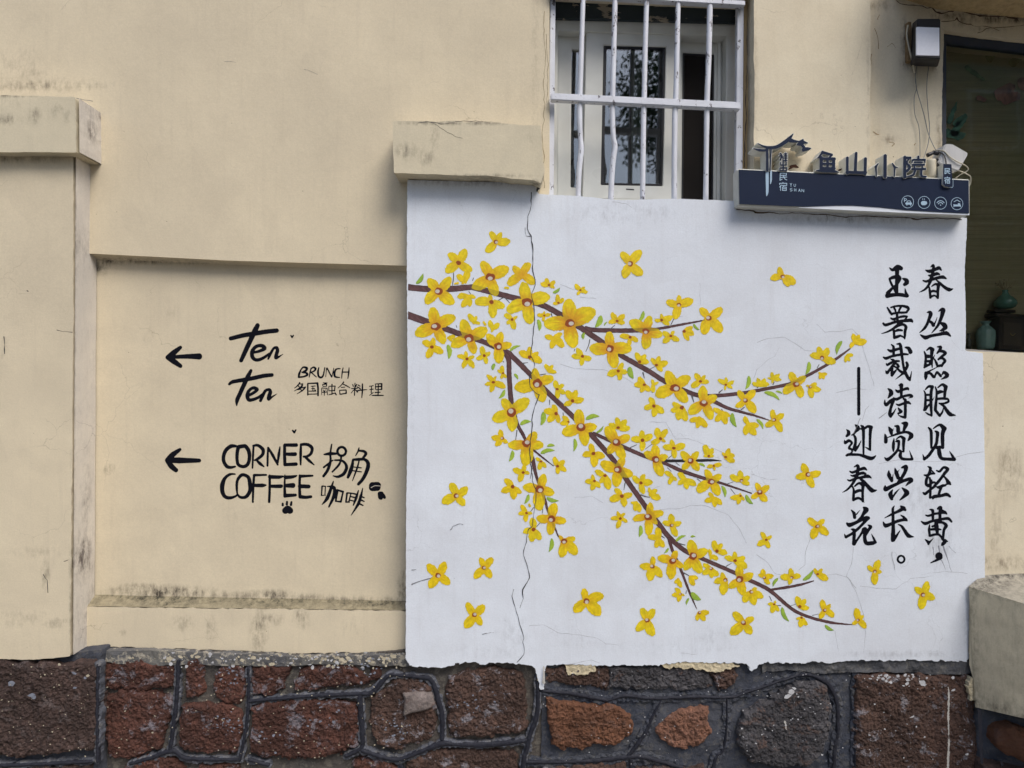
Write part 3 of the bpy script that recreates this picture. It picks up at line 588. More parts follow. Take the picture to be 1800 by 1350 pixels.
for c, s in LV.items():
    ox, oy, sc = CR[c]
    for one in s.split(';'):
        x0, y0, x1, y1, w = [float(t) for t in one.split()]
        a = np.array((ox+x0/sc, oy+y0/sc)); b = np.array((ox+x1/sc, oy+y1/sc)); w /= sc
        d = b-a; n = np.array((-d[1], d[0])); cv = 0.12*random.choice((-1, 1))
        prof = [(0.04, 0.35), (0.2, 0.85), (0.45, 1.0), (0.7, 0.75), (0.97, 0.12)]
        st = [catmull([[*(a+d*t+n*cv*math.sin(math.pi*t)), w*q] for t, q in prof])]
        def cf(u, v, dd, k=k, w=w, a=a, n=n):
            m = fbm(u*0.35, v*0.35, k, 3)[:, None]
            side = np.clip(((u-a[0])*n[0]+(v-a[1])*n[1])/(np.linalg.norm(n)*w)+0.5, 0, 1)[:, None]
            edge = np.clip(1+dd/1.0, 0, 1)[:, None]*np.clip(side*1.6-0.3, 0, 1)
            c = np.array((0.26, 0.42, 0.035))*(1-m)+np.array((0.42, 0.52, 0.06))*m
            c = c*(1-0.35*side)+np.array((0.10, 0.27, 0.05))*0.35*side
            return c*(1-0.75*edge)+np.array((0.02, 0.06, 0.03))*0.75*edge
        paint_mesh('painted_leaf', st, -0.0007, mural, 0.6, cf, 0.5, k, 0.4); k += 1

# ---- flowers: crop, centre, kind (b ring+pollen, s small dot, w pollen, o orange big, n none), petal tips
FL = """A 1225 200 w 1150 60 1300 70 1420 185 1085 330
A 715 485 s 570 360 810 300 890 585 535 615
A 800 745 n 690 650 855 590 750 780
A 1150 680 b 1030 480 1400 560 1235 920 900 830
A 440 875 b 290 710 590 690 645 1040 265 1040
A 1590 650 e 1460 530 1700 485 1755 780 1395 790
A 840 945 n 700 955 945 965 870 1080 760 1085
A 1165 1025 s 945 1025 1140 920 1340 1090 1185 1235
A 1655 1030 b 1600 755 1972 955 1700 1310 1395 1150
A 1450 1265 s 1340 1200 1520 1215 1490 1400 1375 1330
B 400 345 b 355 90 655 215 520 575 125 450
B 345 625 s 215 550 365 500 500 710 280 775
B 860 505 b 770 265 1100 375 935 720 610 620
B 925 290 n 850 180 965 200 1015 300
B 1185 380 n 1140 260 1275 300 1170 420
B 1255 615 b 1110 455 1310 425 1440 590 1270 850
B 830 790 s 695 750 810 680 935 750 925 915 770 920
B 1065 745 s 1035 620 1150 695 1095 855 955 790
B 1690 765 s 1545 690 1685 625 1810 700 1850 830
B 1190 1110 s 1100 1010 1230 1030 1360 1185 1150 1250 1075 1140
B 1325 985 s 1310 880 1245 945 1300 1060 1375 1050
B 570 500 n 620 545 665 475
C 275 165 s 235 65 355 110 350 205 160 140
C 705 235 s 630 155 770 190 800 270 660 305
C 405 410 s 385 300 475 350 330 420
C 560 690 o 540 370 905 530 620 1010 225 700
C 210 585 s 115 575 210 525 295 570 200 665
C 340 890 n 220 870 450 825 465 1015 300 1030
C 735 1145 s 660 1035 860 1180 720 1270 590 1140
C 1210 660 s 1140 545 1305 565 1320 680 1090 680
C 1115 1040 o 1100 815 1395 1045 1180 1295 830 1035
C 1605 800 o 1385 665 1665 600 1828 856 1595 1045
C 1390 885 s 1255 865 1495 940 1385 995
C 1520 1220 s 1465 1095 1610 1125 1650 1225
D 420 280 w 250 230 420 150 615 215 360 470
D 180 490 s 85 490 175 405 330 440 280 550
D 830 460 w 710 325 1005 330 1010 645 770 685
D 305 710 s 195 650 345 640 420 770 200 805
D 490 645 s 605 590 625 690 550 765
D 110 1110 s 40 1020 155 990 265 1070 190 1195
E 660 265 b 625 60 875 195 745 520 365 320
E 820 100 n 765 5 875 20 925 120
E 935 345 s 905 220 1030 285 1040 400 950 470
E 1145 505 s 1060 370 1200 365 1300 480 1030 560
E 305 665 b 180 480 535 490 310 930 45 760
E 920 680 s 755 640 870 560 960 800 800 790
E 1090 795 s 1010 720 975 820 1060 850
E 1260 870 b 1230 635 1475 850 1320 1120 1005 950
E 180 1020 w 145 900 30 1005 85 1120 255 1085
E 510 1090 b 640 930 735 1110 490 1390 270 1110
G 210 250 s 60 310 270 140 340 275 230 375
G 570 440 s 490 330 430 440 525 550 650 530
G 685 440 n 675 365 760 405 690 550
G 990 485 b 885 260 1205 330 1150 675 725 590
G 700 735 s 640 610 835 825 700 880 570 770
G 1085 755 s 965 690 930 800 1030 925 1150 930
G 1340 395 s 1265 285 1410 315 1460 410 1215 470
G 1385 695 b 1375 455 1560 600 1490 910 1180 840
G 1690 440 s 1580 370 1690 335 1800 385 1680 510 1780 490
G 1635 820 n 1525 770 1745 870 1690 980 1545 940
G 1320 900 n 1195 930 1300 1030 1425 1015
G 210 1030 s 180 890 320 925 375 1035 85 980
H 390 860 w 310 750 490 750 500 1000 275 930
H 550 690 n 520 610 610 615 655 680 470 665
H 695 620 n 685 540 775 565 795 630 640 600 690 670
H 960 680 b 895 545 1065 590 1020 825 820 775
H 1255 380 w 1120 350 1220 260 1320 265 1405 430
H 1120 710 w 1075 685 1190 660 1240 740 1140 830
H 1240 560 n 1215 545 1310 560 1280 615 1230 620
H 1520 370 n 1605 345 1575 410 1520 430
H 1620 200 n 1600 105 1685 125 1755 190 1570 265
H 420 1130 n 380 1040 540 1145 510 1245 385 1250
H 715 1080 w 695 970 825 1010 795 1210 615 1150
I 820 640 s 735 590 900 730 790 775
I 1080 715 s 1030 575 1190 615 1215 785 1085 835
I 535 815 s 375 765 555 690 640 830 470 960
I 370 1040 s 240 920 190 1110 385 1235 510 1130
I 795 1080 b 540 1050 870 840 1030 1150 800 1400
J 590 465 s 510 340 465 475 575 600 680 470
J 700 725 s 670 540 535 770 665 920 810 880
J 985 560 b 1050 310 1205 590 960 800 755 540
J 1185 910 b 1360 860 1370 1110 1130 1160 1110 820
K 755 250 b 590 0 965 150 870 500 620 420
K 390 425 s 345 270 215 455 400 635 570 480
K 1165 215 s 1155 60 1320 140 1150 375 985 195
K 1450 190 s 1385 20 1555 50 1525 240 1310 260
K 780 680 b 870 500 1010 760 750 950 510 560
K 1370 520 b 1360 285 1560 460 1470 780 1195 400
K 405 860 s 370 760 255 860 355 1005 490 960
K 570 775 s 420 690 630 980 490 890
K 1140 890 s 1020 790 1190 750 1325 880 1190 1060
K 1290 1070 n 1265 970 1400 1000 1450 1140
K 840 1100 s 720 980 1000 1070 880 1275 650 1160
K 1060 1200 n 980 1200 1050 1330 1125 1340
L 220 340 s 190 210 400 275 235 500 55 315
L 490 540 b 340 400 600 400 610 700 365 680
L 775 465 s 710 295 840 345 855 465 690 470
L 1040 480 s 990 410 1100 355 1185 460 1180 550
L 855 620 s 750 640 975 600 870 690
L 200 790 n 85 710 270 850 145 905
L 400 840 n 290 740 570 920 430 990 285 910
L 810 870 b 720 680 970 770 930 1075 595 1030
L 1290 850 w 1120 770 1265 695 1420 790 1415 910
L 1275 1095 s 1115 1120 1235 1220 1340 1160 1260 1055
L 1580 1040 b 1520 890 1725 930 1700 1180 1450 1120
L 850 1130 n 775 1045 715 1180 870 1270 975 1230
M 545 305 b 575 100 755 250 545 550 335 340 670 400
M 160 325 s 120 225 225 250 260 370 110 460 30 325
M 865 420 w 850 260 1000 380 935 565 745 375
M 690 600 n 660 450 770 715 645 720 540 580
M 600 985 w 600 850 430 970 570 1185 725 1130
M 880 910 b 940 770 1020 990 865 1160 680 870
M 1160 845 b 1110 620 1350 760 1270 1060 1040 1030
M 1490 775 s 1445 630 1565 680 1635 805
M 1400 840 n 1380 750 1410 890 1505 885
M 960 1160 n 910 1220 1000 1270
M 1120 1130 n 1225 1150 1175 1245
N 1035 200 s 1025 85 1170 150 1200 290 895 150
N 705 310 w 600 245 585 385 715 440 810 405
N 900 465 w 850 365 750 500 870 670
N 1100 455 b 1095 265 1275 380 1155 670 955 570
N 1255 630 w 1330 570 1415 705 1305 810 1150 775
N 1435 435 w 1420 315 1560 410 1510 520 1355 390
N 1570 800 s 1490 790 1545 920 1635 885 1590 750
N 285 660 w 215 580 170 675 255 765 340 680
N 545 915 w 675 910 615 1025 510 1020
N 1150 1055 w 1010 910 1285 980 1260 1205 975 1210
O 440 705 w 425 610 540 690 410 780 320 700
O 720 670 s 685 610 765 615 830 730
O 525 1020 s 495 910 590 940 625 1035
O 545 1140 s 490 1150 530 1240 605 1215
O 795 1060 w 770 945 855 1000 895 1130 745 1150
O 1155 1165 w 1135 1035 1215 1120 1240 1255 1095 1210
O 715 155 w 620 70 790 80 830 240 665 290
O 165 300 s 115 220 220 260 200 385 70 360
O 1335 640 w 1260 580 1380 520 1410 650 1330 780
P 395 200 w 345 95 485 125 470 280 275 260
P 240 875 w 150 780 300 760 335 950 165 980
P 628 810 w 597 725 700 730 690 895 555 895
P 550 1210 w 490 1110 635 1125 610 1300 465 1320
Q 520 185 w 500 100 635 150 615 285 430 260
Q 943 320 w 905 240 995 245 990 425 870 390
R 1080 140 w 1025 90 1110 50 1165 170 1065 240
Z 1108 464 w 1092 444 1127 441 1130 482 1097 489
Z 1376 486 w 1370 470 1399 498 1386 503 1354 490
Z 1420 834 w 1411 814 1442 830 1429 856 1399 838
A 685 770 n 655 775 712 765
A 1375 830 n 1345 830 1405 830
B 1070 300 n 1055 280 1085 325
J 640 340 n 630 322 650 360"""
ALLB = [a for s in BR for a in parse(s)]
YEL = np.array((0.70, 0.50, 0.006)); LIM = np.array((0.66, 0.55, 0.012)); ORG = np.array((0.60, 0.27, 0.012)); BRN = np.array((0.25, 0.055, 0.010)); POL = np.array((0.55, 0.50, 0.42))
for k, line in enumerate(FL.split('\n')):
    t = line.split(); ox, oy, sc = CR[t[0]]; kind = t[3]
    cx, cy = ox+float(t[1])/sc, oy+float(t[2])/sc
    tips = [(ox+float(t[i])/sc, oy+float(t[i+1])/sc) for i in range(4, len(t), 2)]
    st = []; Ls = []
    for (x, y) in tips:
        L = math.hypot(x-cx, y-cy); d = np.array((x-cx, y-cy)); Ls.append(L)
        w = L*random.uniform(0.56, 0.68) if len(tips) < 5 else L*0.50
        w = min(w, 0.62*max(L, 9)); w = max(w, 4.4)
        n = np.array((-d[1], d[0]))*random.uniform(-0.07, 0.07)
        rd = random.uniform(0, 1)
        prof = [(0.0, 0.55), (0.20, 0.76), (0.42, 0.97), (0.60, 0.98), (0.76, 0.72+0.12*rd), (0.86, 0.46+0.22*rd), (0.95, 0.16+0.16*rd)]
        st.append(catmull([[cx+d[0]*q+n[0]*math.sin(math.pi*q), cy+d[1]*q+n[1]*math.sin(math.pi*q), w*r] for q, r in prof]))
    Lm = max(Ls); md = sum(Ls)/len(Ls)
    g = 0.55 if Lm > 12 else 0.5
    lime = random.uniform(0, 1)
    orng = {'o': 1.0, 'b': random.uniform(0.5, 0.9), 'w': 0.40, 'e': 0.7, 's': random.uniform(0.2, 0.45), 'n': 0.12}[kind]
    rb = {'o': 0.20, 'b': 0.25, 'w': 0.18, 's': 0.17, 'n': 0, 'e': 0}[kind]*md
    ang = random.uniform(0, 6.28); pdx, pdy = math.cos(ang)*rb*0.3, math.sin(ang)*rb*0.3
    el = random.uniform(0.75, 1.0)
    under = random.choice((0, 0, 0.25, 0.45, 0.6)) if kind in 'bow' else 0
    def cf(u, v, dd):
        du, dv = u-cx, v-cy; r = np.hypot(du, dv); a = np.arctan2(dv, du)
        streak = vnoise(a*7+50, r*0.05+k, k)
        m = fbm(u*0.18, v*0.18, k+9, 3)
        c = YEL[None]*(1-lime*0.6)+LIM[None]*lime*0.6
        bs = vnoise(a*11+3, r*0.09, k+77)
        c = c*(0.70+0.36*m+0.24*bs)[:, None]
        reach = md*(0.40+0.45*streak)*(0.6+0.5*orng)
        fo = np.clip(1-r/np.maximum(reach, 1), 0, 1)**0.7*orng*1.15
        fo = np.clip(fo+0.22*np.clip(streak-0.55, 0, 1)*orng, 0, 0.95)[:, None]
        c = c*(1-fo)+ORG*fo
        if under:
            bm_ = np.clip(0.5-sdf_strokes(ALLB, u, v)/0.8, 0, 1)[:, None]*under
            c = c*(1-bm_)+np.array((0.17, 0.15, 0.02))*bm_
        edge = np.clip(1+dd/0.9, 0, 1)[:, None]*0.22
        c = c*(1-edge)+np.array((0.42, 0.32, 0.01))*edge
        if rb > 0:
            rr = np.hypot(du, dv/el)*(1+0.25*(vnoise(a*1.5+9, 0*a, k)-0.5))
            f = np.clip((rb-rr)/0.5+0.5, 0, 1)[:, None]; c = c*(1-f)+BRN*f
            if kind in 'bow':
                pr = rb*(0.52 if kind != 'w' else 0.62)
                r2 = np.hypot(du-pdx, (dv-pdy)/el)
                f = np.clip((pr-r2)/0.5+0.5, 0, 1)[:, None]; c = c*(1-f)+POL*(0.85+0.3*m)[:, None]*f
        return c
    paint_mesh('painted_flower', st, -0.0008-0.000004*k, mural, g, cf, 0.95, k, 0.42)

# ---- cracks in the white panel
def cracks(lines, mat, y, parent, g, jit, name, seed0=0):
    for k, s in enumerate(lines):
        pts = []
        for q in s.split(','):
            a = [float(t) for t in q.split()]; pts.append(a)
        pts = np.array(pts); out = [pts[0]]
        for a, b in zip(pts[:-1], pts[1:]):
            n = max(2, int(np.hypot(*(b[:2]-a[:2]))/7)); 
            for j in range(1, n+1):
                t = j/n; p = a*(1-t)+b*t; p = p.copy(); p[:2] += rng.normal(0, jit, 2) if j < n else 0; p[2] *= rng.uniform(0.4, 1.25); out.append(p)
        st = [np.array(out)]; st[0][:, 2] *= 0.85
        decal(name, st, y, mat, parent, g, 0.1, k+seed0)
cracks(["934 338 1.6,934 360 1.6,928 380 1.4,927 402 1.4,934 415 3.4,937 440 2.0,936 470 1.8,941 500 1.6,934 520 1.4,939 545 1.8,940 566 1.4,936 595 1.8,933 625 1.8,940 640 1.4,936 655 1.4,931 660 1.6,932 680 1.6,941 690 1.4,948 694 1.6,940 715 1.8,936 730 1.8,935 755 2,932 775 1.6,931 790 1.8,936 845 1.6,942 860 1.4,942 880 1.6,938 905 1.6,936 925 1.2,929 930 1.6,923 960 1.8,920 975 1.4,928 1000 1.6,931 1015 1.4,919 1036 2.4,920 1052 1.4,914 1068 1.0",
        "903 1036 1.0,900 1048 1.2,912 1090 1.4,921 1122 1.4,921 1150 1.4,909 1164 1.6",
        "934 415 1.2,925 415 0.8,923 400 0.8"], CRACKM, -0.0017, mural, 0.4, 0.7, 'crack')
cracks(["1150 560 0.8,1200 556 0.8", "985 640 0.8,1010 648 .8,1062 650 .8,1100 665 .8,1115 675 .7", "1142 742 .8,1170 742 .8,1183 765 .8,1188 772 .8,1210 771 .8,1240 782 .8,1270 795 .7", "1331 602 .9,1350 595 .9,1380 593 .9,1398 604 .9,1415 616 .8,1432 617 .8",
        "1325 665 .9,1330 650 .9,1350 632 .8,1362 626 .8,1370 610 .8", "1436 570 .8,1450 584 .9,1475 583 .8,1498 578 .8,1510 590 .8,1530 655 .8,1536 680 .7", "1160 896 .8,1195 894 .9,1215 888 .9,1240 889 .9,1280 905 .8,1300 930 .8,1312 955 .7", "1320 833 .8,1350 843 .8,1370 842 .8",
        "1330 975 .9,1350 990 .9,1362 1008 .9,1372 1010 .8", "1424 948 .9,1416 970 .9,1415 993 .9,1404 1002 .8", "1500 962 .9,1497 990 .9,1488 1013 .9,1495 1020 .9,1508 1050 1,1518 1080 1,1521 1110 .9,1518 1150 .8", "1454 1011 .8,1470 1009 .9,1490 1015 .9,1505 1034 .9", "1512 1030 .9,1540 1034 .9,1575 1035 .9,1600 1017 .9,1640 1012 .8",
        "1545 815 .9,1580 808 .9,1620 812 .9,1660 810 .9,1700 798 .9,1730 794 .9", "930 1100 .8,955 1098 .8,980 1112 .9,1020 1116 .9,1050 1122 .8,1065 1132 .8,1088 1134 .7", "1198 1148 .8,1225 1150 .8", "1000 1168 1,1040 1160 1,1055 1166 .9", "1700 1008 .9,1660 1004 .9,1620 1010 .8", "1077 355 .9,1100 358 .9,1110 365 .8",
        "985 500 .8,1010 510 .8", "1020 522 .8,1048 525 .8", "1230 498 .7,1231 540 .7", "1160 855 .7,1120 870 .6", "1010 875 .7,1040 872 .8,1060 884 .7", "1470 690 .8,1500 683 .8,1530 685 .7", "1515 740 .8,1521 720 .8,1528 712 .8", "1468 1110 .8,1474 1145 .7"], HAIRM, -0.0003, mural, 0.42, 0.5, 'hairline', 100)
cracks(["724 1027 2.4,740 1021 2.2,758 1016 2", "724 1002 1.6,731 1001 1.2", "792 931 1.6,796 925 1.2,806 921 1,814 922 .8", "848 1115 1.2,858 1113 1,868 1112 .8", "1568 970 1,1573 1002 .8", "1453 378 1.2,1453 390 1", "1545 735 1.2,1558 725 1", "1500 762 1,1508 745 1.2,1512 735 .8"], SCRATCH, -0.0018, mural, 0.5, 0.7, 'scuff', 200)
cracks(["1650 960 3,1654 985 1.5", "1658 960 3.5,1663 975 2.4,1668 990 1.2,1673 1005 .8", "1640 962 2,1641 975 1", "1655 985 1.5,1662 1002 .8", "1668 960 1.2,1680 972 .8"], simple('run_ink', (0.25, 0.26, 0.30), 0.9, 0.3, 50), -0.0003, mural, 0.5, 0.4, 'ink_run', 300)

cracks(["938 316 7,944 322 9,947 330 6,944 336 4"], CRACKM, -0.0012, mural, 0.6, 1.2, 'plaster_hole', 700)
cracks(["957 20 1,956 60 1.2,959 100 1,955 150 1.2,957 190 1,953 240 1.2,957 275 1.4,955 300 1.6,957 330 2", "960 60 1,963 120 1.2,961 180 1", "932 220 1,940 235 1.2,950 240 1,953 262 1"], simple('peel_edge', (0.30, 0.24, 0.15), .9, .3, 60), 0.0594, house, 0.45, 0.8, 'crack', 720)
cracks(["1576 1 1.4,1590 8 1.6,1612 10 1.4,1638 13 2,1645 21 4,1655 24 3,1668 20 2,1680 17 4,1698 22 2.6,1722 28 3.6,1740 29 2,1766 28 2,1782 32 4,1790 37 2", "1655 38 1.4,1672 37 1.6,1682 32 3,1690 40 2.4,1712 46 1,1740 48 1,1756 54 1", "1718 58 1.2,1734 50 1.2,1765 48 1.4,1785 46 1.2,1800 44 1"], simple('dirt_crack', (0.09, 0.05, 0.03), .95, .4, 60), 0.0594, house, 0.45, 0.9, 'crack', 740)
cracks(["1537 50 1,1543 66 1,1544 86 1.4", "1560 82 1,1568 76 1,1574 84 1", "1546 26 1,1543 34 1.6", "1532 95 1.2,1529 140 1,1526 170 1.2,1527 200 1.4,1522 232 1.6,1524 252 1.2,1528 270 1.4", "1535 232 1.6,1545 237 2", "1563 250 1.6,1572 253 2,1568 257 1.4", "1607 255 2,1609 252 1.4", "1598 110 2,1596 90 1.6,1598 70 1.4"], simple('chip_brown', (0.33, 0.22, 0.11), .95, .4, 60), 0.0594, house, 0.45, 0.8, 'crack', 760)
cracks(["1316 10 1,1313 60 1,1314 110 1.2,1311 160 1.6,1312 200 1.4,1310 240 1.8,1309 280 1.6,1308 300 1.6"], CRACKM, 0.0986, house, 0.45, 0.6, 'crack', 780)
cracks(["1295 368 2,1325 371 3,1332 374 4,1352 373 1.6,1370 376 2,1400 375 1.4,1430 377 2,1460 378 2,1480 381 2.4,1510 380 1.6,1545 381 2.4,1570 382 1.4,1600 383 2,1612 386 4,1640 384 1.6,1665 385 2.6,1690 386 2.4"], simple('rust_dirt', (0.10, 0.065, 0.04), .95, .4, 60), -0.0008, mural, 0.45, 0.8, 'dirt_line', 790)
# ---- lettering on the recessed cream panel
LET = [
 (395, 565, 13.846, "150 415 85,450 340 90,700 300 95,1000 250 95,1265 222 90;800 95 90,740 220 110,640 430 100,520 690 95,400 950 80"),
 (395, 565, 13.846, "710 755 50,850 720 60,970 660 80,930 600 80,830 590 70,740 630 70,670 730 80,670 850 80,740 930 70,840 930 70,970 870 60,1080 790 50"),
 (395, 565, 13.846, "1060 910 40,1120 780 60,1190 660 50,1260 640 70,1285 700 75,1260 800 75,1250 880 80,1320 860 40,1420 795 8"),
 (395, 565, 13.846, "1612 345 30,1640 390 30;1672 338 25,1640 390 30"),
 (395, 640, 13.846, "110 490 50,200 430 75,450 385 85,700 340 85,950 285 85,1150 265 75;640 155 60,570 290 90,470 500 90,370 720 85,300 880 85,290 1010 20"),
 (395, 640, 13.846, "590 760 60,700 700 60,790 620 70,720 580 70,640 600 60,570 680 70,550 780 80,590 870 75,700 860 65,820 810 60,920 740 60"),
 (395, 640, 13.846, "870 890 60,920 780 70,990 650 60,1080 620 60,1110 680 80,1080 780 80,1070 850 70,1150 800 40,1275 720 8"),
 (510, 635, 10, "190 150 20,160 220 35,150 280 25;190 150 20,230 105 25,290 120 40,280 160 35,210 195 20;210 195 20,290 210 30,300 240 35,240 270 25,150 280 25"),
 (510, 635, 10, "370 120 20,350 200 22,335 280 15;370 130 20,410 105 25,445 130 35,430 165 25,370 195 20;370 195 20,460 275 15"),
 (510, 635, 10, "505 110 15,490 180 30,500 260 30,540 285 30,580 250 25,610 110 15"),
 (510, 635, 10, "640 120 15,625 275 10;650 120 20,690 200 22,730 275 20;735 270 15,768 120 12"),
 (510, 635, 10, "880 130 15,810 140 25,780 200 35,790 270 30,870 285 15"),
 (510, 635, 10, "930 115 15,915 200 20,905 300 12;915 190 18,1030 190 18;1035 115 12,1030 200 25,1015 300 15"),
 (510, 635, 10, "170 375 18,130 430 18,80 470 12;165 400 12,220 400 22;220 400 22,180 460 20,70 525 8;130 420 15,160 450 15;220 430 15,170 490 18,120 500 10;200 470 15,270 455 20;270 455 20,220 510 22,120 575 8;190 500 15,220 520 15"),
 (510, 635, 10, "310 400 22,310 590 22;310 390 18,470 385 25;480 385 30,490 480 28,490 600 25;320 580 15,480 575 15;370 440 12,440 435 15;380 480 14,430 478 14;400 440 14,400 520 14;340 525 15,450 525 15;430 500 12,450 510 12"),
 (510, 635, 10, "585 380 14,650 380 14;570 410 14,640 400 18;640 400 18,640 440 15;640 440 12,580 440 12,570 410 12;555 480 14,555 590 10;560 470 14,650 475 14;650 475 14,655 590 12;580 500 10,600 530 14,620 500 10;575 545 14,640 540 14;600 550 14,600 600 12;680 440 12,680 520 14;680 440 12,790 435 16;790 435 16,780 520 18;680 520 14,780 515 14;735 405 18,735 580 16;680 590 12,780 560 16;790 560 22,810 590 16"),
 (510, 635, 10, "940 365 20,900 420 16,840 470 10;930 400 16,990 430 20,1050 465 12;900 460 14,960 455 14;870 510 14,875 580 16;870 510 14,980 505 18;985 510 18,985 560 22;985 565 18,880 580 18"),
 (510, 635, 10, "1080 480 14,1180 475 16;1140 385 14,1135 480 16,1130 600 16;1100 410 14,1110 440 18;1170 410 18,1150 450 12;1130 490 12,1070 560 10;1140 490 12,1180 540 20;1200 420 20,1230 440 12;1180 450 14,1230 480 20;1270 400 20,1270 500 25,1260 640 14;1170 520 18,1260 505 20,1350 500 10"),
 (510, 635, 10, "1395 440 14,1460 430 14;1400 500 14,1460 490 16;1430 440 14,1425 550 16;1395 600 10,1460 550 14;1495 400 12,1610 395 22;1610 395 22,1610 490 22;1610 495 18,1510 500 12;1500 410 12,1500 490 14;1500 450 18,1600 440 18;1550 400 18,1545 600 18;1495 550 18,1580 545 16;1440 600 14,1540 600 22,1640 600 14"),
 (560, 775, 10, "230 60 20,215 150 30,205 250 30,210 330 35,190 430 45,150 530 45,85 620 40;95 240 20,200 225 55,310 225 30;90 465 30,160 410 30,250 340 20;"+ring(405, 185, 75, 76, 38)+";395 265 30,390 340 30,350 430 35,240 545 25;285 340 25,400 345 35,470 400 40,490 480 50,440 580 50,340 630 40,255 615 15"),
 (560, 775, 10, "710 125 20,690 190 25,650 260 15;700 170 30,800 185 40,830 230 45,780 300 35;610 330 35,700 325 45,800 325 40,860 370 55,870 450 60,830 570 55,770 680 50,700 760 45;605 330 30,590 430 50,560 530 60,515 640 40;710 355 20,680 470 30,640 580 25,595 700 15;620 460 18,750 475 18;600 525 20,750 545 18"),
 (560, 775, 10, "60 800 25,50 960 20;60 795 20,120 800 20;120 800 18,110 950 15;50 960 15,120 955 15;260 710 15,220 830 45,150 1010 55,60 1120 12;150 800 15,260 810 40,280 870 50,260 990 50,180 1160 25;330 870 40,300 1060 25;330 865 30,430 895 30;430 895 25,390 1070 30;300 1060 20,390 1070 30"),
 (560, 775, 10, "500 920 30,480 1070 25;500 915 25,570 920 20;570 920 20,530 1070 20;480 1075 25,540 1075 20;700 870 15,660 1000 45,610 1130 20;570 920 20,650 935 25;570 980 20,640 1000 25;560 1045 20,620 1060 20;775 830 10,740 980 45,690 1120 45,570 1310 10;740 975 30,800 1000 20;730 1030 30,800 1065 20;710 1100 30,780 1135 20"),
 (560, 775, 10, "950 790 110,1035 785 105;950 820 110,1030 820 100"), (560, 775, 10, "1080 930 70,1080 990 60,1100 1010 45;1110 920 50,1150 980 50,1160 1000 35"),
 (280, 550, 4.286, "65 335 20,200 328 28,300 328 40;160 260 22,110 300 35,65 335 30;65 335 30,110 365 35,160 400 25"),
 (280, 740, 4.286, "60 295 30,150 297 38,300 298 25;155 215 20,100 255 35,60 295 30;60 295 30,90 340 35,125 370 28"),
 (280, 740, 4.286, "1005 72 11,1016 86 13;1028 68 10,1018 86 13"),
 (385, 775, 10.286, "305 95 40,220 95 60,130 160 60,85 260 55,85 370 55,140 460 55,210 480 45,290 465 30"),
 (385, 775, 10.286, "350 110 60,330 200 55,325 330 50,350 430 50,440 465 50,520 420 55,550 300 55,535 180 60,480 100 60,430 95 60,350 110 60"),
 (385, 775, 10.286, "625 90 30,615 250 35,605 490 25;620 90 35,700 80 45,790 150 55,790 240 50,720 310 45,650 350 30;680 350 30,740 410 50,810 465 20"),
 (385, 775, 10.286, "885 120 25,880 260 35,875 450 30;890 125 30,970 260 45,1060 430 30;1055 430 25,1080 250 45,1100 110 20"),
 (385, 775, 10.286, "1185 80 45,1185 240 50,1190 430 50;1190 75 50,1395 75 55;1200 240 50,1375 240 60;1195 430 50,1390 420 55"),
 (385, 775, 10.286, "1480 70 35,1475 250 45,1475 430 25;1485 65 40,1600 65 50,1680 130 50,1660 230 45,1590 280 40,1530 285 35;1560 290 40,1630 360 45,1720 435 15"),
 (385, 775, 10.286, "290 600 20,200 605 40,110 670 50,60 790 70,60 920 65,110 1010 55,200 1030 50,300 1000 35,335 960 25"),
 (385, 775, 10.286, "330 960 25,320 850 40,330 720 45,390 630 50,450 615 50,530 660 55,560 780 65,560 900 60,500 1000 55,430 1025 45,370 1010 40,330 960 25"),
 (385, 775, 10.286, "635 620 40,620 800 40,610 1105 30;635 620 40,850 615 30;620 805 50,780 805 60,855 800 12"),
 (385, 775, 10.286, "915 630 40,915 850 40,905 1100 40;920 650 60,1080 655 55,1160 640 25;930 820 50,1110 820 60,1135 810 20"),
 (385, 775, 10.286, "1190 620 20,1185 800 35,1190 1000 50;1200 660 60,1330 650 50,1400 630 25;1200 810 55,1335 805 76;1200 990 60,1380 980 45"),
 (385, 775, 10.286, "1460 630 40,1455 800 40,1460 980 50;1470 640 50,1690 630 30;1460 820 60,1620 825 60;1470 1010 60,1560 1020 50,1660 1010 45"),
 (385, 775, 10.286, "1150 1135 32,1150 1165 36;1228 1105 32,1225 1145 38;1308 1108 32,1300 1155 40;1200 1260 100,1240 1230 100,1280 1260 100"),
]
nm = ['painted_letter']*3+['painted_heart']+['painted_letter']*19+['painted_coffee_bean']*2+['painted_arrow']*2+['painted_heart']+['painted_letter']*12+['painted_paw_print']
for i, (ox, oy, sc, s) in enumerate(LET):
    decal(nm[i], parse(s, (ox, oy), sc), 0.1146, INK, house, 0.5, 0.18, i+60, fat=1.2)
decal('painted_coffee_bean_line', parse("925 820 14,965 800 12,1000 788 12,1090 795 10", (560, 775), 10), 0.1142, simple('bean_line', (0.5, 0.45, 0.38), 0.8, 0.1), house, 0.4, 0.1, 3)
cracks(["395 108 .6,405 108 .5,415 110 .5", "535 122 .5,545 125 .5,560 132 .4", "158 190 1.4,165 205 1.8,170 250 1.4,170 280 1.6", "130 172 1.4,150 176 1.6,163 178 1.4"],
       SCRATCH, 0.0596, house, 0.42, 0.5, 'crack', 400)
cracks(["7 592 2.2,8 608 1.6,8 622 2", "100 580 1.4,127 584 1.2", "48 511 2,50 512 2", "76 1010 1.6,83 1020 1.4,84 1042 1.6", "112 987 1.2,120 984 1"], CRACKM, -0.0454, pier, 0.42, 0.5, 'crack', 500)
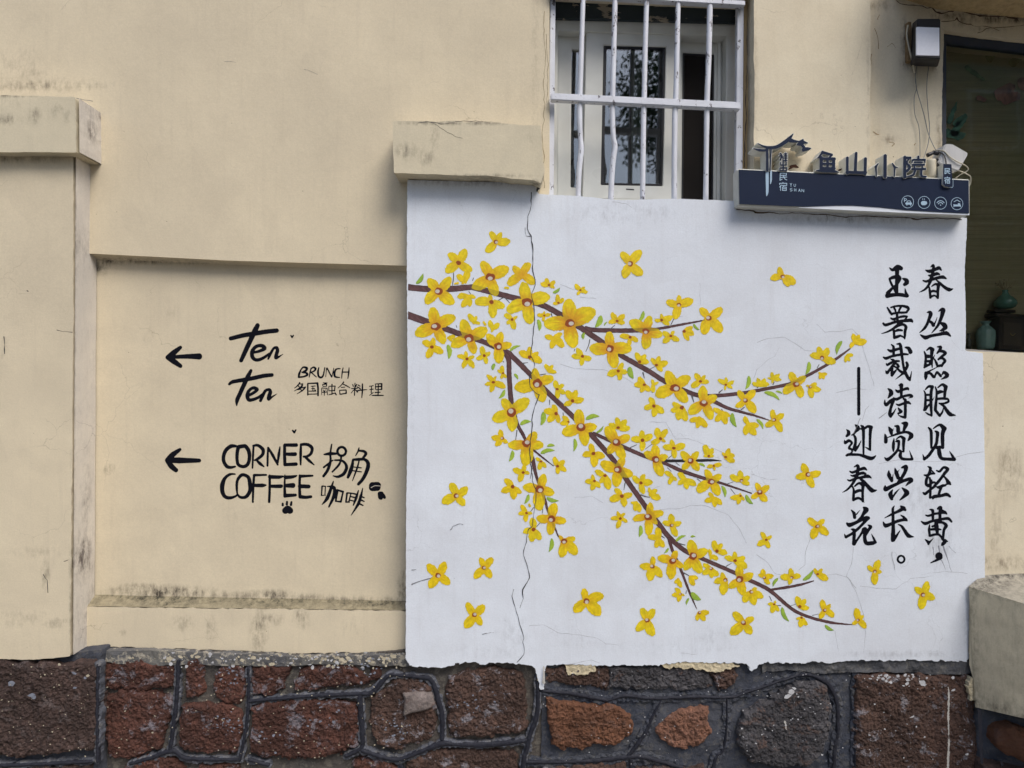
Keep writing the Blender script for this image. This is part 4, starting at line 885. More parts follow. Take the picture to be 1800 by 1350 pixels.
cracks(["735 216 1.2,760 215 .9,775 218 1,800 216 .8", "762 217 .8,780 228 .7,800 240 .6,813 243 .5", "800 213 .9,850 214 1,880 216 .8"], CRACKM, -0.0804, mural, 0.42, 0.7, 'crack', 600)
# ------------------------------------------------------------------ rubble stone plinth
plinth = empty('stone_plinth', (0, 0, 0), 'rough brown and grey stone plinth with black painted joints under the wall', 'stone base')
def mortar(name, c, c2, flake):
    m = NT(name)
    f = m.ramp(m.noise(5, 6, 0.6), 0.35, 0.65)
    col = m.mix(f, c, c2)
    f2 = m.ramp(m.noise(60, 6, 0.7), 0.5, 0.75, 0, 0.5)
    col = m.mix(f2, col, (0.03, 0.03, 0.03))
    f3 = m.ramp(m.noise(30, 7, 0.72), 0.53, 0.57, 0, flake)
    col = m.mix(f3, col, (0.42, 0.38, 0.30))
    n = m.bump(m.noise(9, 6, 0.6), 0.7, 0.02); n = m.bump(m.noise(70, 7, 0.7), 0.7, 0.006, n)
    return m.fin(col, 0.9, n, 0.2)
MORT = mortar('brown_grey_mortar', (0.095, 0.082, 0.07), (0.055, 0.052, 0.05), 0.15)
RIDGE = mortar('grey_joint_mortar', (0.12, 0.125, 0.145), (0.06, 0.064, 0.078), 0.12)
MORTD = mortar('dark_blue_mortar', (0.036, 0.041, 0.056), (0.065, 0.069, 0.082), 0.08)
def stonemat(name, c, c2, c3, fl=0.3):
    m = NT(name)
    col = m.mix(m.ramp(m.noise(14, 7, 0.68), 0.36, 0.62), c, c2)
    col = m.mix(m.ramp(m.noise(42, 8, 0.75), 0.46, 0.68, 0, 0.85), col, tuple(x*0.28 for x in c))
    col = m.mix(m.ramp(m.noise(4.5, 4, 0.6), 0.40, 0.62, 0.7, 0), col, tuple(x*0.45 for x in c))
    col = m.mix(m.ramp(m.noise(13, 8, 0.75, m.coord((1, 1, 1.2)), 0.5), 0.555, 0.60, 0, fl), col, tuple(x*1.35 for x in c3))
    col = m.mix(m.ramp(m.noise(130, 4, 0.7), 0.62, 0.74, 0, 0.35), col, tuple(min(1, x*2.1) for x in c2))
    vor = m.n('ShaderNodeTexVoronoi'); vor.inputs['Scale'].default_value = 55; m.l(m.coord((1, 1, 0.6)), vor.inputs['Vector'])
    sp = m.math('MULTIPLY', m.ramp(vor.outputs['Distance'], 0.10, 0.2, 0.6, 0), m.ramp(m.noise(16, 3), 0.66, 0.7))
    col = m.mix(sp, col, (0.36, 0.33, 0.28))
    n = m.bump(m.noise(20, 8, 0.7), 0.9, 0.02); n = m.bump(m.noise(90, 6, 0.75), 0.9, 0.008, n)
    col = m.mix(1.0, col, (0.90, 0.82, 0.80), 'MULTIPLY')
    return m.fin(col, m.ramp(m.noise(50, 4), 0.3, 0.7, 0.65, 0.95), n, 0.3)
ST = {'red': stonemat('red_stone', (0.105, 0.050, 0.038), (0.145, 0.066, 0.047), (0.18, 0.19, 0.22), 0.65),
      'orange': stonemat('orange_stone', (0.26, 0.125, 0.068), (0.17, 0.085, 0.052), (0.10, 0.085, 0.08), 0.25),
      'pink': stonemat('pinkish_stone', (0.31, 0.16, 0.10), (0.23, 0.13, 0.095), (0.19, 0.17, 0.15), 0.3),
      'brown': stonemat('brown_stone', (0.108, 0.070, 0.056), (0.145, 0.090, 0.068), (0.20, 0.21, 0.235), 0.75),
      'grey': stonemat('grey_stone', (0.075, 0.078, 0.088), (0.14, 0.145, 0.155), (0.10, 0.065, 0.05), 0.6),
      'dark': stonemat('dark_stone', (0.085, 0.060, 0.052), (0.118, 0.080, 0.068), (0.15, 0.14, 0.14), 0.3)}
def mslab(name, poly, y, mat, g=5, amp=0.012, seed=0, parent=plinth, yb=0.39):
    p = np.array(poly, float)
    def bend(u, v, d): return amp*(fbm(u*0.03, v*0.03, seed, 4)-0.5)*2 + 0.004*(fbm(u*0.2, v*0.2, seed+5, 3)-0.5)
    o = slab(name, poly, y, yb, mat, parent, g, 1.5, 0.1, seed, bend=bend); return o
mslab('mortar_bed', [(173, 1143), (240, 1141), (300, 1143), (420, 1147), (540, 1152), (640, 1150), (720, 1142), (720, 1300), (720, 1520), (170, 1520)], 0.042, MORT, 4, 0.010, 3)
mslab('mortar_bed', [(708, 1155), (860, 1155), (960, 1155), (960, 1520), (708, 1520)], 0.034, MORT, 4, 0.009, 8)
mslab('mortar_bed', [(952, 1150), (1200, 1150), (1725, 1150), (1730, 1330), (1740, 1520), (952, 1520)], 0.026, MORTD, 4, 0.010, 4)
mslab('mortar_bed', [(-260, 1150), (100, 1150), (178, 1142), (176, 1300), (174, 1520), (-260, 1520)], -0.012, MORTD, 5, 0.008, 5)
mslab('ledge_mortar', [(176, 1145), (240, 1143), (330, 1147), (420, 1150), (540, 1155), (640, 1153), (722, 1150), (722, 1172), (650, 1170), (560, 1168), (470, 1172), (330, 1168), (250, 1172), (178, 1162)], 0.022, mortar('flaking_mortar', (0.15, 0.145, 0.13), (0.095, 0.095, 0.10), 0.6), 2.5, 0.008, 6)
mslab('ledge_mortar', [(1455, 1158), (1600, 1156), (1704, 1160), (1708, 1182), (1640, 1186), (1560, 1180), (1500, 1182), (1440, 1184), (1400, 1178), (1340, 1182), (1340, 1160)], 0.012, mortar('dark_ledge_mortar', (0.06, 0.062, 0.068), (0.10, 0.10, 0.105), 0.12), 1.8, 0.022, 7)
STONES = [
 ('dark', -0.052, [(-200, 1168), (0, 1165), (100, 1172), (158, 1163), (166, 1180), (166, 1250), (162, 1318), (60, 1330), (0, 1328), (-200, 1332)]),
 ('dark', -0.045, [(-200, 1352), (60, 1352), (158, 1346), (162, 1500), (-200, 1500)]),
 ('red', 0.018, [(184, 1165), (240, 1164), (298, 1170), (304, 1186), (300, 1208), (250, 1214), (184, 1214), (181, 1190)]),
 ('red', 0.014, [(187, 1224), (230, 1217), (262, 1222), (292, 1222), (300, 1240), (288, 1290), (281, 1312), (240, 1330), (200, 1334), (188, 1322), (184, 1270)]),
 ('red', 0.020, [(328, 1164), (344, 1158), (357, 1166), (357, 1218), (344, 1226), (328, 1222), (325, 1190)]),
 ('red', 0.020, [(384, 1178), (402, 1170), (424, 1174), (429, 1196), (429, 1222), (416, 1237), (392, 1236), (374, 1222), (380, 1200)]),
 ('red', 0.014, [(322, 1244), (350, 1240), (390, 1242), (416, 1250), (424, 1272), (418, 1312), (404, 1324), (350, 1324), (316, 1314), (318, 1280)]),
 ('red', 0.020, [(446, 1178), (480, 1172), (510, 1174), (506, 1190), (494, 1210), (476, 1221), (446, 1219), (441, 1200)]),
 ('red', 0.018, [(522, 1178), (560, 1170), (600, 1172), (622, 1176), (640, 1190), (660, 1172), (664, 1188), (658, 1200), (620, 1206), (570, 1212), (530, 1217), (518, 1212)]),
 ('red', 0.012, [(441, 1246), (480, 1236), (530, 1233), (590, 1234), (622, 1240), (628, 1262), (626, 1312), (600, 1324), (556, 1334), (500, 1336), (460, 1332), (441, 1322)]),
 ('brown', 0.012, [(654, 1228), (676, 1216), (700, 1196), (740, 1197), (754, 1206), (762, 1240), (764, 1286), (748, 1302), (712, 1314), (690, 1318), (656, 1302), (650, 1270)]),
 ('brown', 0.010, [(786, 1195), (820, 1182), (870, 1178), (918, 1184), (922, 1210), (924, 1270), (920, 1288), (860, 1294), (810, 1298), (790, 1290), (788, 1240)]),
 ('brown', 0.014, [(716, 1336), (740, 1322), (800, 1318), (850, 1318), (904, 1322), (912, 1350), (912, 1500), (716, 1500)]),
 ('red', 0.016, [(620, 1346), (640, 1336), (676, 1338), (700, 1352), (700, 1500), (620, 1500)]),
 ('red', 0.018, [(214, 1352), (236, 1340), (270, 1333), (304, 1338), (326, 1352), (330, 1500), (214, 1500)]),
 ('red', 0.018, [(346, 1348), (420, 1346), (428, 1500), (340, 1500)]),
 ('brown', 0.008, [(958, 1176), (1010, 1172), (1066, 1174), (1070, 1196), (1064, 1212), (1020, 1206), (960, 1200)]),
 ('grey', 0.006, [(1074, 1176), (1120, 1172), (1200, 1174), (1246, 1176), (1252, 1196), (1256, 1210), (1200, 1214), (1120, 1212), (1072, 1212)]),
 ('brown', 0.006, [(1250, 1182), (1290, 1172), (1293, 1190), (1290, 1206), (1266, 1212), (1256, 1204)]),
 ('orange', -0.002, [(962, 1230), (990, 1234), (1040, 1243), (1090, 1247), (1108, 1258), (1111, 1280), (1106, 1298), (1078, 1308), (1030, 1316), (990, 1318), (974, 1308), (966, 1276)]),
 ('pink', 0.000, [(1154, 1288), (1164, 1274), (1184, 1258), (1210, 1248), (1248, 1246), (1246, 1270), (1250, 1288), (1236, 1306), (1206, 1317), (1180, 1312), (1164, 1300)]),
 ('grey', -0.014, [(1302, 1275), (1312, 1256), (1340, 1240), (1380, 1222), (1404, 1206), (1436, 1202), (1454, 1212), (1462, 1246), (1458, 1290), (1444, 1326), (1420, 1346), (1372, 1350), (1330, 1344), (1306, 1326)]),
 ('brown', -0.004, [(1508, 1194), (1540, 1188), (1600, 1190), (1660, 1192), (1700, 1190), (1712, 1220), (1718, 1280), (1720, 1350), (1720, 1500), (1512, 1500), (1508, 1320)]),
 ('brown', 0.000, [(960, 1354), (1098, 1346), (1104, 1500), (960, 1500)]),
 ('dark', 0.000, [(1120, 1356), (1240, 1352), (1236, 1500), (1120, 1500)]),
 ('grey', 0.000, [(1280, 1362), (1450, 1366), (1450, 1500), (1280, 1500)]),
]
for k, (mt, y, poly) in enumerate(STONES):
    def bend(u, v, d, k=k):
        rnd = 0.022*np.exp(d/2.2)
        big = 0.010*(fbm(u*0.035+k, v*0.035, k, 3)-0.5)*2
        rid = 0.010*np.abs(fbm(u*0.09, v*0.09, k+30, 4)-0.5)*2
        return rnd+big+rid+0.008*(fbm(u*0.3, v*0.3, k+60, 4)-0.5)*2
    pc = np.mean(poly, 0); poly = [tuple(np.array(q)+(np.array(q)-pc)/max(1, np.hypot(*(np.array(q)-pc)))*3.5) for q in poly]
    o = slab('stone', poly, y, 0.08, ST[mt], plinth, 1.8, 7.0, 0.09, k+20, bend=bend)
# pale patch of one stone
paint = stonemat('pale_granite', (0.36, 0.33, 0.31), (0.27, 0.24, 0.22), (0.12, 0.08, 0.07), 0.5)
slab('stone_patch', [(708, 1222), (730, 1219), (758, 1221), (763, 1240), (752, 1250), (728, 1254), (709, 1260)], -0.008, 0.03, paint, plinth, 2.5, 2.0, 0.1, 4,
     bend=lambda u, v, d: 0.008*(fbm(u*0.06, v*0.06, 1, 3)-0.5)*2+0.01*np.exp(d/2))
BLACKJ = simple('black_joint_paint', (0.012, 0.013, 0.022), 0.75, 0.3, 60, 0.2)
JL = ["-200 1349 5,0 1347 5,60 1345 5,158 1340 5", "312 1163 5,311 1200 6,307 1250 6,298 1318 6", "228 1344 5,262 1334 6,298 1322 7,312 1326 6,330 1335 6,420 1337 5", "420 1337 5,430 1290 5,436 1230 5,435 1176 4",
      "436 1234 5,490 1229 5,560 1224 6,630 1221 6,652 1219 7,664 1208 8,682 1189 6,700 1188 5,740 1192 6,758 1197 7,770 1232 8,777 1262 8,777 1306 6", "632 1224 8,634 1262 8,637 1300 7,633 1318 6,608 1330 6", "636 1321 6,670 1332 6,700 1337 6,736 1324 6,776 1309 8,800 1310 5,850 1311 8,900 1306 7,930 1302 5",
      "700 1337 6,706 1352 6", "437 1337 5,470 1346 6", "944 1196 5,946 1226 6,943 1262 7,932 1292 7,926 1320 7,920 1352 7,918 1500 7", "950 1215 4,985 1218 5,1020 1223 6,1060 1231 6,1070 1232 5,1100 1224 5,1150 1229 5,1220 1226 5,1285 1227 4,1310 1219 4,1350 1206 4,1384 1194 4,1420 1187 5,1450 1198 7,1464 1214 7,1473 1240 6,1474 1290 6,1468 1330 6,1464 1500 6",
      "1162 1234 3,1148 1260 4,1136 1288 6,1118 1314 6,1104 1331 6", "925 1341 5,980 1341 5,1040 1339 6,1100 1333 7,1130 1332 6,1175 1344 6,1200 1352 6", "1108 1334 6,1110 1352 6,1112 1500 6", "1279 1230 2,1278 1280 3,1272 1320 4,1255 1350 6,1252 1500 6", "1506 1190 3,1505 1260 3,1504 1340 3,1504 1500 3", "170 1170 4,169 1250 5,170 1340 4"]
for k, s in enumerate(JL):
    st = parse(s); right = np.mean([a[:, 0].mean() for a in st]) > 950
    wide = [a.copy() for a in st]
    for a in wide: a[:, 2] += (6 if not right else 12)
    u, v, q, d = sdf_grid(lambda U, V: sdf_strokes(wide, U, V), bbox(wide), 1.8, 4.5, 0.11, k+7)
    yy = 0.026 if u.mean() > 950 else (-0.030 if u.mean() < 175 and k in (0, 16) else 0.022 if u.mean() > 708 else 0.030)
    co = to3(u, v, yy-0.012, False); n = len(co); b = boundary(q); back = co.copy(); back[:, 1] += 0.04
    co[:, 1] += 0.003+0.003*np.exp(d/2.0)+0.008*(fbm(u*0.2, v*0.2, k+3, 4)-0.5)*2
    me = np_mesh('joint_ridge', np.concatenate([co, back]), np.concatenate([q, np.stack([b[:, 1], b[:, 0], b[:, 0]+n, b[:, 1]+n], 1)]))
    link('joint_ridge', me, MORTD if right else RIDGE, plinth)
    for a in st: a[:, 2] *= 1.15
    u, v, q, d = sdf_grid(lambda U, V: sdf_strokes(st, U, V), bbox(st), 1.0, 0.7, 0.2, k)
    yy = 0.026 if u.mean() > 950 else (-0.030 if u.mean() < 175 and k in (0, 16) else 0.022 if u.mean() > 708 else 0.030)
    co = to3(u, v, yy-0.017, False)
    n = len(co); b = boundary(q); back = co.copy(); back[:, 1] += 0.02
    co[:, 1] += 0.003*(fbm(u*0.1, v*0.1, k, 3)-0.5)*2+0.006*np.exp(d/1.2)
    me = np_mesh('joint_line', np.concatenate([co, back]), np.concatenate([q, np.stack([b[:, 1], b[:, 0], b[:, 0]+n, b[:, 1]+n], 1)]), False)
    link('joint_line', me, BLACKJ, plinth)
# paint splashes and drips on the stones
DRIP = simple('white_paint_drip', (0.50, 0.48, 0.44), 0.7, 0.3, 60, 0.3)
SPL = [("1667 1208 1.5,1668 1225 3,1667 1262 3.4,1668 1295 1.4", -0.034), ("1668 1300 3,1667 1330 4,1666 1352 4", -0.036), ("1380 1268 3,1382 1282 2", -0.044), ("956 1172 2,956 1200 5", -0.002)]
for k, (s, y) in enumerate(SPL):
    decal('paint_splash', parse(s), y-0.006, DRIP, plinth, 0.8, 1.3, k, False)
def flakes(spots, y, mat, seed):
    r = random.Random(seed); V = []; Fc = []
    for (u, v, sz) in spots:
        n = r.randint(5, 8); a0 = r.uniform(0, 6.28); k = len(V); el = r.uniform(0.4, 1.0); ta = r.uniform(-0.5, 0.5)
        yy = y+r.uniform(-0.002, 0.002)
        for i in range(n):
            a = a0+6.283*i/n; R = sz*r.uniform(0.45, 1.0)
            x_, y_ = R*math.cos(a), R*el*math.sin(a)
            p = P(u+x_*math.cos(ta)-y_*math.sin(ta), v+x_*math.sin(ta)+y_*math.cos(ta), yy); V.append((p.x, p.y+r.uniform(-.0008, .0008), p.z))
        Fc.append(tuple(range(k, k+n))[::-1])
    me = bpy.data.meshes.new('paint_flakes'); me.from_pydata(V, [], Fc); me.update()
    tag(link('paint_flakes', me, mat, plinth), kind='stuff')
CREAMK = simple('cream_flake', (0.50, 0.44, 0.32), 0.85, 0.35, 60, 0.4); WHITEK = simple('white_flake', (0.52, 0.52, 0.53), 0.8, 0.35, 60, 0.4); GREYK = simple('grey_blue_splash', (0.20, 0.215, 0.26), 0.8, 0.3, 60, 0.3)
R_ = random.Random(4)
flakes([(R_.triangular(190, 716, 690), R_.triangular(1146, 1176, 1158), R_.choice((1, 1.4, 2, 3, 6))*R_.uniform(.7, 1.3)) for _ in range(150)], 0.002, CREAMK, 1)
flakes([(R_.triangular(190, 716, 640), R_.triangular(1146, 1178, 1158), R_.uniform(1, 5)) for _ in range(70)], 0.001, WHITEK, 2)
flakes([(R_.uniform(186, 716), R_.uniform(1175, 1345), R_.uniform(0.6, 2.4)) for _ in range(150)], -0.010, CREAMK, 3)
flakes([(R_.gauss(u, 14), R_.gauss(v, 12), R_.uniform(0.8, 4)) for u, v, n in ((400, 1188, 26), (648, 1180, 20), (400, 1275, 26), (575, 1262, 12), (820, 1245, 18), (690, 1285, 22), (860, 1225, 10), (470, 1300, 8)) for _ in range(n)], -0.012, GREYK, 4)
flakes([(R_.triangular(1505, 1700, 1560), 1186+abs(R_.gauss(0, 9)), R_.uniform(0.8, 4.5)) for _ in range(50)]+[(R_.uniform(1510, 1712), R_.uniform(1200, 1345), R_.uniform(0.6, 2.6)) for _ in range(40)]+[(1622, 1200, 9), (1604, 1260, 6), (1676, 1213, 6), (1700, 1326, 6)], -0.040, WHITEK, 5)
flakes([(1384, 1224, 10), (1392, 1216, 8), (1396, 1210, 5), (1381, 1275, 3)]+[(R_.uniform(1300, 1460), R_.uniform(1215, 1345), R_.uniform(0.6, 2.4)) for _ in range(40)], -0.052, WHITEK, 6)
flakes([(R_.uniform(0, 165), R_.uniform(1168, 1330), R_.uniform(0.6, 2.2)) for _ in range(70)]+[(104, 1168, 5), (154, 1188, 4)], -0.088, CREAMK, 7)
flakes([(54, 1222, 9), (60, 1226, 7), (130, 1183, 6), (132, 1209, 5), (20, 1200, 8), (150, 1192, 4)], -0.088, GREYK, 8)
flakes([(R_.uniform(955, 1500), R_.uniform(1175, 1345), R_.uniform(0.5, 1.8)) for _ in range(90)], -0.030, WHITEK, 9)
CREAMF = simple('peeled_cream_plaster', (0.56, 0.48, 0.32), 0.85, 0.3, 40, 0.5)
for k, p in enumerate([[(993, 1168), (1045, 1168), (1046, 1180), (1030, 1184), (1012, 1186), (1000, 1186), (995, 1178)], [(1160, 1165), (1210, 1163), (1290, 1167), (1300, 1172), (1258, 1182), (1220, 1176), (1170, 1174)], [(940, 1172), (955, 1172), (955, 1196), (945, 1196)], [(1702, 1200), (1712, 1190), (1718, 1226), (1706, 1232)]]):
    slab('plaster_remnant', p, 0.003 if k < 3 else -0.02, 0.04, CREAMF, plinth, 1.2, 4.5, 0.13, k, bend=lambda u, v, d: 0.004*(fbm(u*0.2, v*0.2, 1, 3)-0.5)*2)

# ------------------------------------------------------------------ stair parapet block at the right
def grid_face(name, c00, c10, c11, c01, mat, parent, n=24, amp=0.004, stn=None, seed=0):
    V = []; st = []
    nrm = (c10-c00).cross(c01-c00).normalized()
    for j in range(n+1):
        for i in range(n+1):
            s, t = i/n, j/n
            p = c00*(1-s)*(1-t)+c10*s*(1-t)+c11*s*t+c01*(1-s)*t
            e = min(1, 6*min(s, 1-s, t, 1-t))
            p = p+nrm*amp*e*(float(fbm(np.array(s*5), np.array(t*5), seed, 4))-0.5)*2
            V.append(tuple(p)); st.append(stn(s, t) if stn else 0)
    Fc = [(j*(n+1)+i, j*(n+1)+i+1, (j+1)*(n+1)+i+1, (j+1)*(n+1)+i) for j in range(n) for i in range(n)]
    me = np_mesh(name, V, Fc, True); set_f(me, 'stain', st); return link(name, me, mat, parent)
par = empty('stair_parapet', tuple(P(1750, 1200, -0.1)), 'short cream plastered parapet block with a worn grey top at the lower right', 'parapet')
tA, tB, tB2 = P(1703, 1031, -0.015), P(1800, 1061, -0.20), P(2250, 1190, -0.85)
bk0, bk1 = P(1728, 1008, 0.01), P(2400, 985, 0.01)
tB2 = tA+(tB-tA)*3.0
bA, bB = P(1704, 1165, -0.015), P(1720, 1246, -0.03)
frontb = [bA, bB, P(1800, 1264, -0.19)]
frontb.append(frontb[1]+(frontb[2]-frontb[1])*3.0)
grid_face('parapet_top', tA, tB2, bk1+Vector((0, 0, 0)), bk0, plaster('worn_cement_top', (0.42, 0.38, 0.29), (0.32, 0.30, 0.25), (0.2, 0.18, 0.15), (0.04, 0.035, 0.03), 0.9, 2.5), par, 30, 0.006, lambda s, t: 0.30+0.5*math.exp(-((t-0.95)/0.12)**2)+0.4*math.exp(-((s-0.05)/0.1)**2), 3)
grid_face('parapet_face', P(1714, 1243, -0.03), frontb[3], tB2, tA, STEPM, par, 36, 0.006, lambda s, t: 0.18+0.3*math.exp(-(s/0.04)**2)+0.3*math.exp(-((t-1)/0.03)**2)+0.35*math.exp(-((t)/0.12)**2), 5)
prism('parapet_edge', [P(1704, 1029, -0.012), P(1716, 1034, -0.03), P(1722, 1240, -0.034), P(1704, 1168, -0.012), P(1704, 1029, 0.02), P(1716, 1034, 0.02), P(1722, 1240, 0.02), P(1704, 1168, 0.02)], STEPM, par)
grid_face('parapet_underside', bB+Vector((0.0, 0.03, 0)), bk0-Vector((0, 0, 0.55)), bk1-Vector((0, 0, 0.7)), frontb[3]+Vector((0, 0.02, 0)), MORTD, par, 10, 0.006)
def chunk(name, poly, y, mat, k, depth=0.2, slope=0.0):
    def bend(u, v, d): return 0.022*np.exp(d/6)+0.02*(fbm(u*0.04, v*0.04, k, 4)-0.5)*2+slope*(u-1720)
    o = slab(name, poly, y, y+depth, mat, plinth, 3, 5.0, 0.06, k, bend=bend)
    o.data.polygons.foreach_set('use_smooth', np.ones(len(o.data.polygons), bool)); return o
chunk('mortar_bed', [(1716, 1236), (1800, 1256), (2100, 1330), (2100, 1520), (1722, 1520)], -0.005, MORTD, 41, 0.3, -0.0016)
chunk('stone', [(1752, 1286), (1775, 1272), (1810, 1276), (1850, 1290), (1850, 1328), (1800, 1334), (1765, 1322), (1750, 1306)], -0.08, ST['orange'], 42, 0.12, -0.0008)
chunk('stone', [(1736, 1352), (1800, 1344), (1850, 1350), (1850, 1480), (1736, 1480)], -0.08, ST['dark'], 43, 0.12, -0.0008)
decal('joint_line', parse("1762 1345 4,1764 1338 4,1800 1346 5,1840 1350 5;1722 1250 6,1724 1300 6,1726 1340 5"), -0.13, BLACKJ, plinth, 0.9, 0.5, 5, False)

# ------------------------------------------------------------------ barred window above the mural wall
UPVC = simple('yellowed_white_plastic', (0.62, 0.62, 0.57), 0.35, 0.12, 7, 0.03, spec=0.5)
GASK = simple('black_gasket', (0.012, 0.012, 0.015), 0.5, 0.1, 30, 0.02)
def glass(name, tint, refl, rough=0.01):
    m = NT(name); m.t.nodes.remove(m.b)
    tr = m.n('ShaderNodeBsdfTransparent'); tr.inputs[0].default_value = (*tint, 1)
    gl = m.n('ShaderNodeBsdfGlossy'); gl.inputs[0].default_value = (1, 1, 1, 1); gl.inputs[1].default_value = rough
    fr = m.n('ShaderNodeFresnel'); fr.inputs[0].default_value = refl
    nb = m.bump(m.noise(1.6, 3, 0.5), 0.05, 0.02); m.l(nb, gl.inputs['Normal']); 
    mx = m.n('ShaderNodeMixShader'); m.l(fr.outputs[0], mx.inputs[0]); m.l(tr.outputs[0], mx.inputs[1]); m.l(gl.outputs[0], mx.inputs[2])
    m.l(mx.outputs[0], m.out.inputs[0]); return m.m
GL = glass('window_glass', (0.80, 0.84, 0.84), 2.0, 0.022)
GLS = glass('shop_glass', (0.93, 0.95, 0.93), 1.36, 0.02)
win = empty('sliding_window', tuple(P(1135, 350, 0.2)), 'white plastic sliding window with its right side open behind the bars', 'window')
frame4('window_frame', [(950, 28), (1300, 41), (1298, 372), (950, 366)], [(981, 54), (1277, 63), (1275, 352), (979, 348)], 0.185, 0.30, UPVC, win)
frame4('sash', [(981, 54), (1040, 56), (1038, 350), (979, 348)], [(1005, 86), (1020, 87), (1018, 330), (1003, 329)], 0.235, 0.27, UPVC, win)
frame4('sash', [(1031, 48), (1197, 55), (1195, 352), (1024, 349)], [(1061, 79), (1171, 82), (1165, 327), (1056, 325)], 0.195, 0.235, UPVC, win)
frame4('sash', [(1192, 60), (1277, 63), (1275, 356), (1190, 354)], [(1200, 92), (1256, 95), (1254, 352), (1198, 350)], 0.255, 0.29, UPVC, win)
frame4('gasket', [(1061, 79), (1171, 82), (1165, 327), (1056, 325)], [(1066, 83), (1167, 86), (1161, 323), (1061, 321)], 0.203, 0.225, GASK, win)
pquad('pane', [(1062, 80), (1170, 83), (1164, 326), (1057, 324)], 0.213, 0.219, GL, win)
pquad('pane', [(1004, 85), (1021, 86), (1019, 331), (1002, 330)], 0.250, 0.256, GL, win)
frame4('gasket', [(1200, 92), (1256, 95), (1254, 352), (1198, 350)], [(1203, 95), (1253, 98), (1251, 350), (1201, 348)], 0.262, 0.275, GASK, win)
SCR = NT('insect_screen_mesh'); SCR.t.nodes.remove(SCR.b)
tr = SCR.n('ShaderNodeBsdfTransparent'); df = SCR.n('ShaderNodeBsdfDiffuse'); df.inputs[0].default_value = (0.03, 0.027, 0.025, 1)
mx = SCR.n('ShaderNodeMixShader'); mx.inputs[0].default_value = 0.6; SCR.l(tr.outputs[0], mx.inputs[1]); SCR.l(df.outputs[0], mx.inputs[2]); SCR.l(mx.outputs[0], SCR.out.inputs[0])
pquad('insect_screen', [(1201, 94), (1255, 97), (1253, 351), (1199, 349)], 0.268, 0.2685, SCR.m, win)
pquad('handle_slot', [(1100, 331), (1115, 332), (1115, 335), (1100, 334)], 0.1945, 0.20, GASK, win, 0.001)
pquad('window_rail', [(1262, 64), (1267, 64), (1265, 354), (1260, 354)], 0.24, 0.26, UPVC, win, 0.001)
REFSTRIP = simple('pale_green_reflection', (0.42, 0.45, 0.36), 0.9, 0.15, 20, 0.2)  # added strip, its colour imitates a pale green reflection in the pane
Vc = []; nn = 40
for i in range(nn+1):
    t = i/nn
    for j in (0, 1):
        p = P(1110+28*t, 60+j*290, 0.42); Vc.append((p.x, p.y+0.012*math.sin(t*22), p.z))
me = bpy.data.meshes.new('curtain'); me.from_pydata(Vc, [], [(2*i, 2*i+1, 2*i+3, 2*i+2) for i in range(nn)]); me.update()
tag(link('curtain', me, REFSTRIP), 'narrow pale green curtain hanging behind the window pane', 'curtain')

BARP = NT('chipped_white_bar_paint')
f = BARP.ramp(BARP.noise(26, 6, 0.7, BARP.coord((1.5, 1.5, 0.7))), 0.605, 0.625)
cc = BARP.mix(BARP.ramp(BARP.noise(10, 4), 0.3, 0.7), (0.60, 0.62, 0.67), (0.52, 0.53, 0.57))
cc = BARP.mix(f, cc, (0.10, 0.09, 0.10))
BARP = BARP.fin(cc, 0.5, BARP.bump(BARP.noise(60, 5, 0.6), 0.4, 0.003, BARP.bump(f, -0.5, 0.002)), 0.4)
gr = empty('window_grille', tuple(P(1135, 350, 0.06)), 'white painted iron window grille with five round bars and flat crossrail', 'window grille')
by = 0.045
for pts in ([(1026, -40), (1023, 60), (1021, 120), (1019.5, 170), (1019, 205), (1020.3, 240), (1021.8, 262), (1019.5, 285), (1017.5, 310), (1016, 352)],
            [(1082, -40), (1079, 85), (1077, 165), (1076.5, 200), (1078, 240), (1081, 258), (1078, 280), (1075.5, 310), (1073.5, 356)],
            [(1138, -40), (1134, 90), (1132.5, 165), (1131.5, 195), (1130.5, 270), (1129.3, 358)],
            [(1193, -40), (1190, 90), (1188, 170), (1186.5, 195), (1185.5, 270), (1185, 358)],
            [(1249, -40), (1246, 90), (1243, 170), (1242.5, 200), (1241.5, 270), (1240.5, 358)]):
    tube('bar', [P(u, v, by) for u, v in pts], [0.0115*random.uniform(0.94, 1.08) for _ in pts], BARP, gr, 12, 4)
prism('crossrail', [P(968, 163, 0.022), P(1302, 179, 0.022), P(1302, 192, 0.022), P(968, 175, 0.022)]+[P(968, 163, 0.022)+Vector((0, .036, 0)), P(1302, 179, .022)+Vector((0, .036, 0)), P(1302, 192, .022)+Vector((0, .036, 0)), P(968, 175, .022)+Vector((0, .036, 0))], BARP, gr, bevel=0.003)
prism('top_rail', [P(968, -18, 0.03), P(1310, 1, 0.03), P(1310, 9, 0.03), P(968, -10, 0.03)]+[P(a, b, 0.03)+Vector((0, .035, 0)) for a, b in ((968, -18), (1310, 1), (1310, 9), (968, -10))], BARP, gr, bevel=0.002)
prism('side_post', [P(1297, -40, 0.075), P(1308, -40, 0.075), P(1305, 356, 0.075), P(1293, 356, 0.075)]+[P(a, b, 0.075)+Vector((0, .03, 0)) for a, b in ((1297, -40), (1308, -40), (1305, 356), (1293, 356))], BARP, gr, bevel=0.002)
prism('side_post', [P(968, -40, 0.075), P(977, -40, 0.075), P(973, 348, 0.075), P(963, 348, 0.075)]+[P(a, b, 0.075)+Vector((0, .03, 0)) for a, b in ((968, -40), (977, -40), (973, 348), (963, 348))], BARP, gr, bevel=0.002)

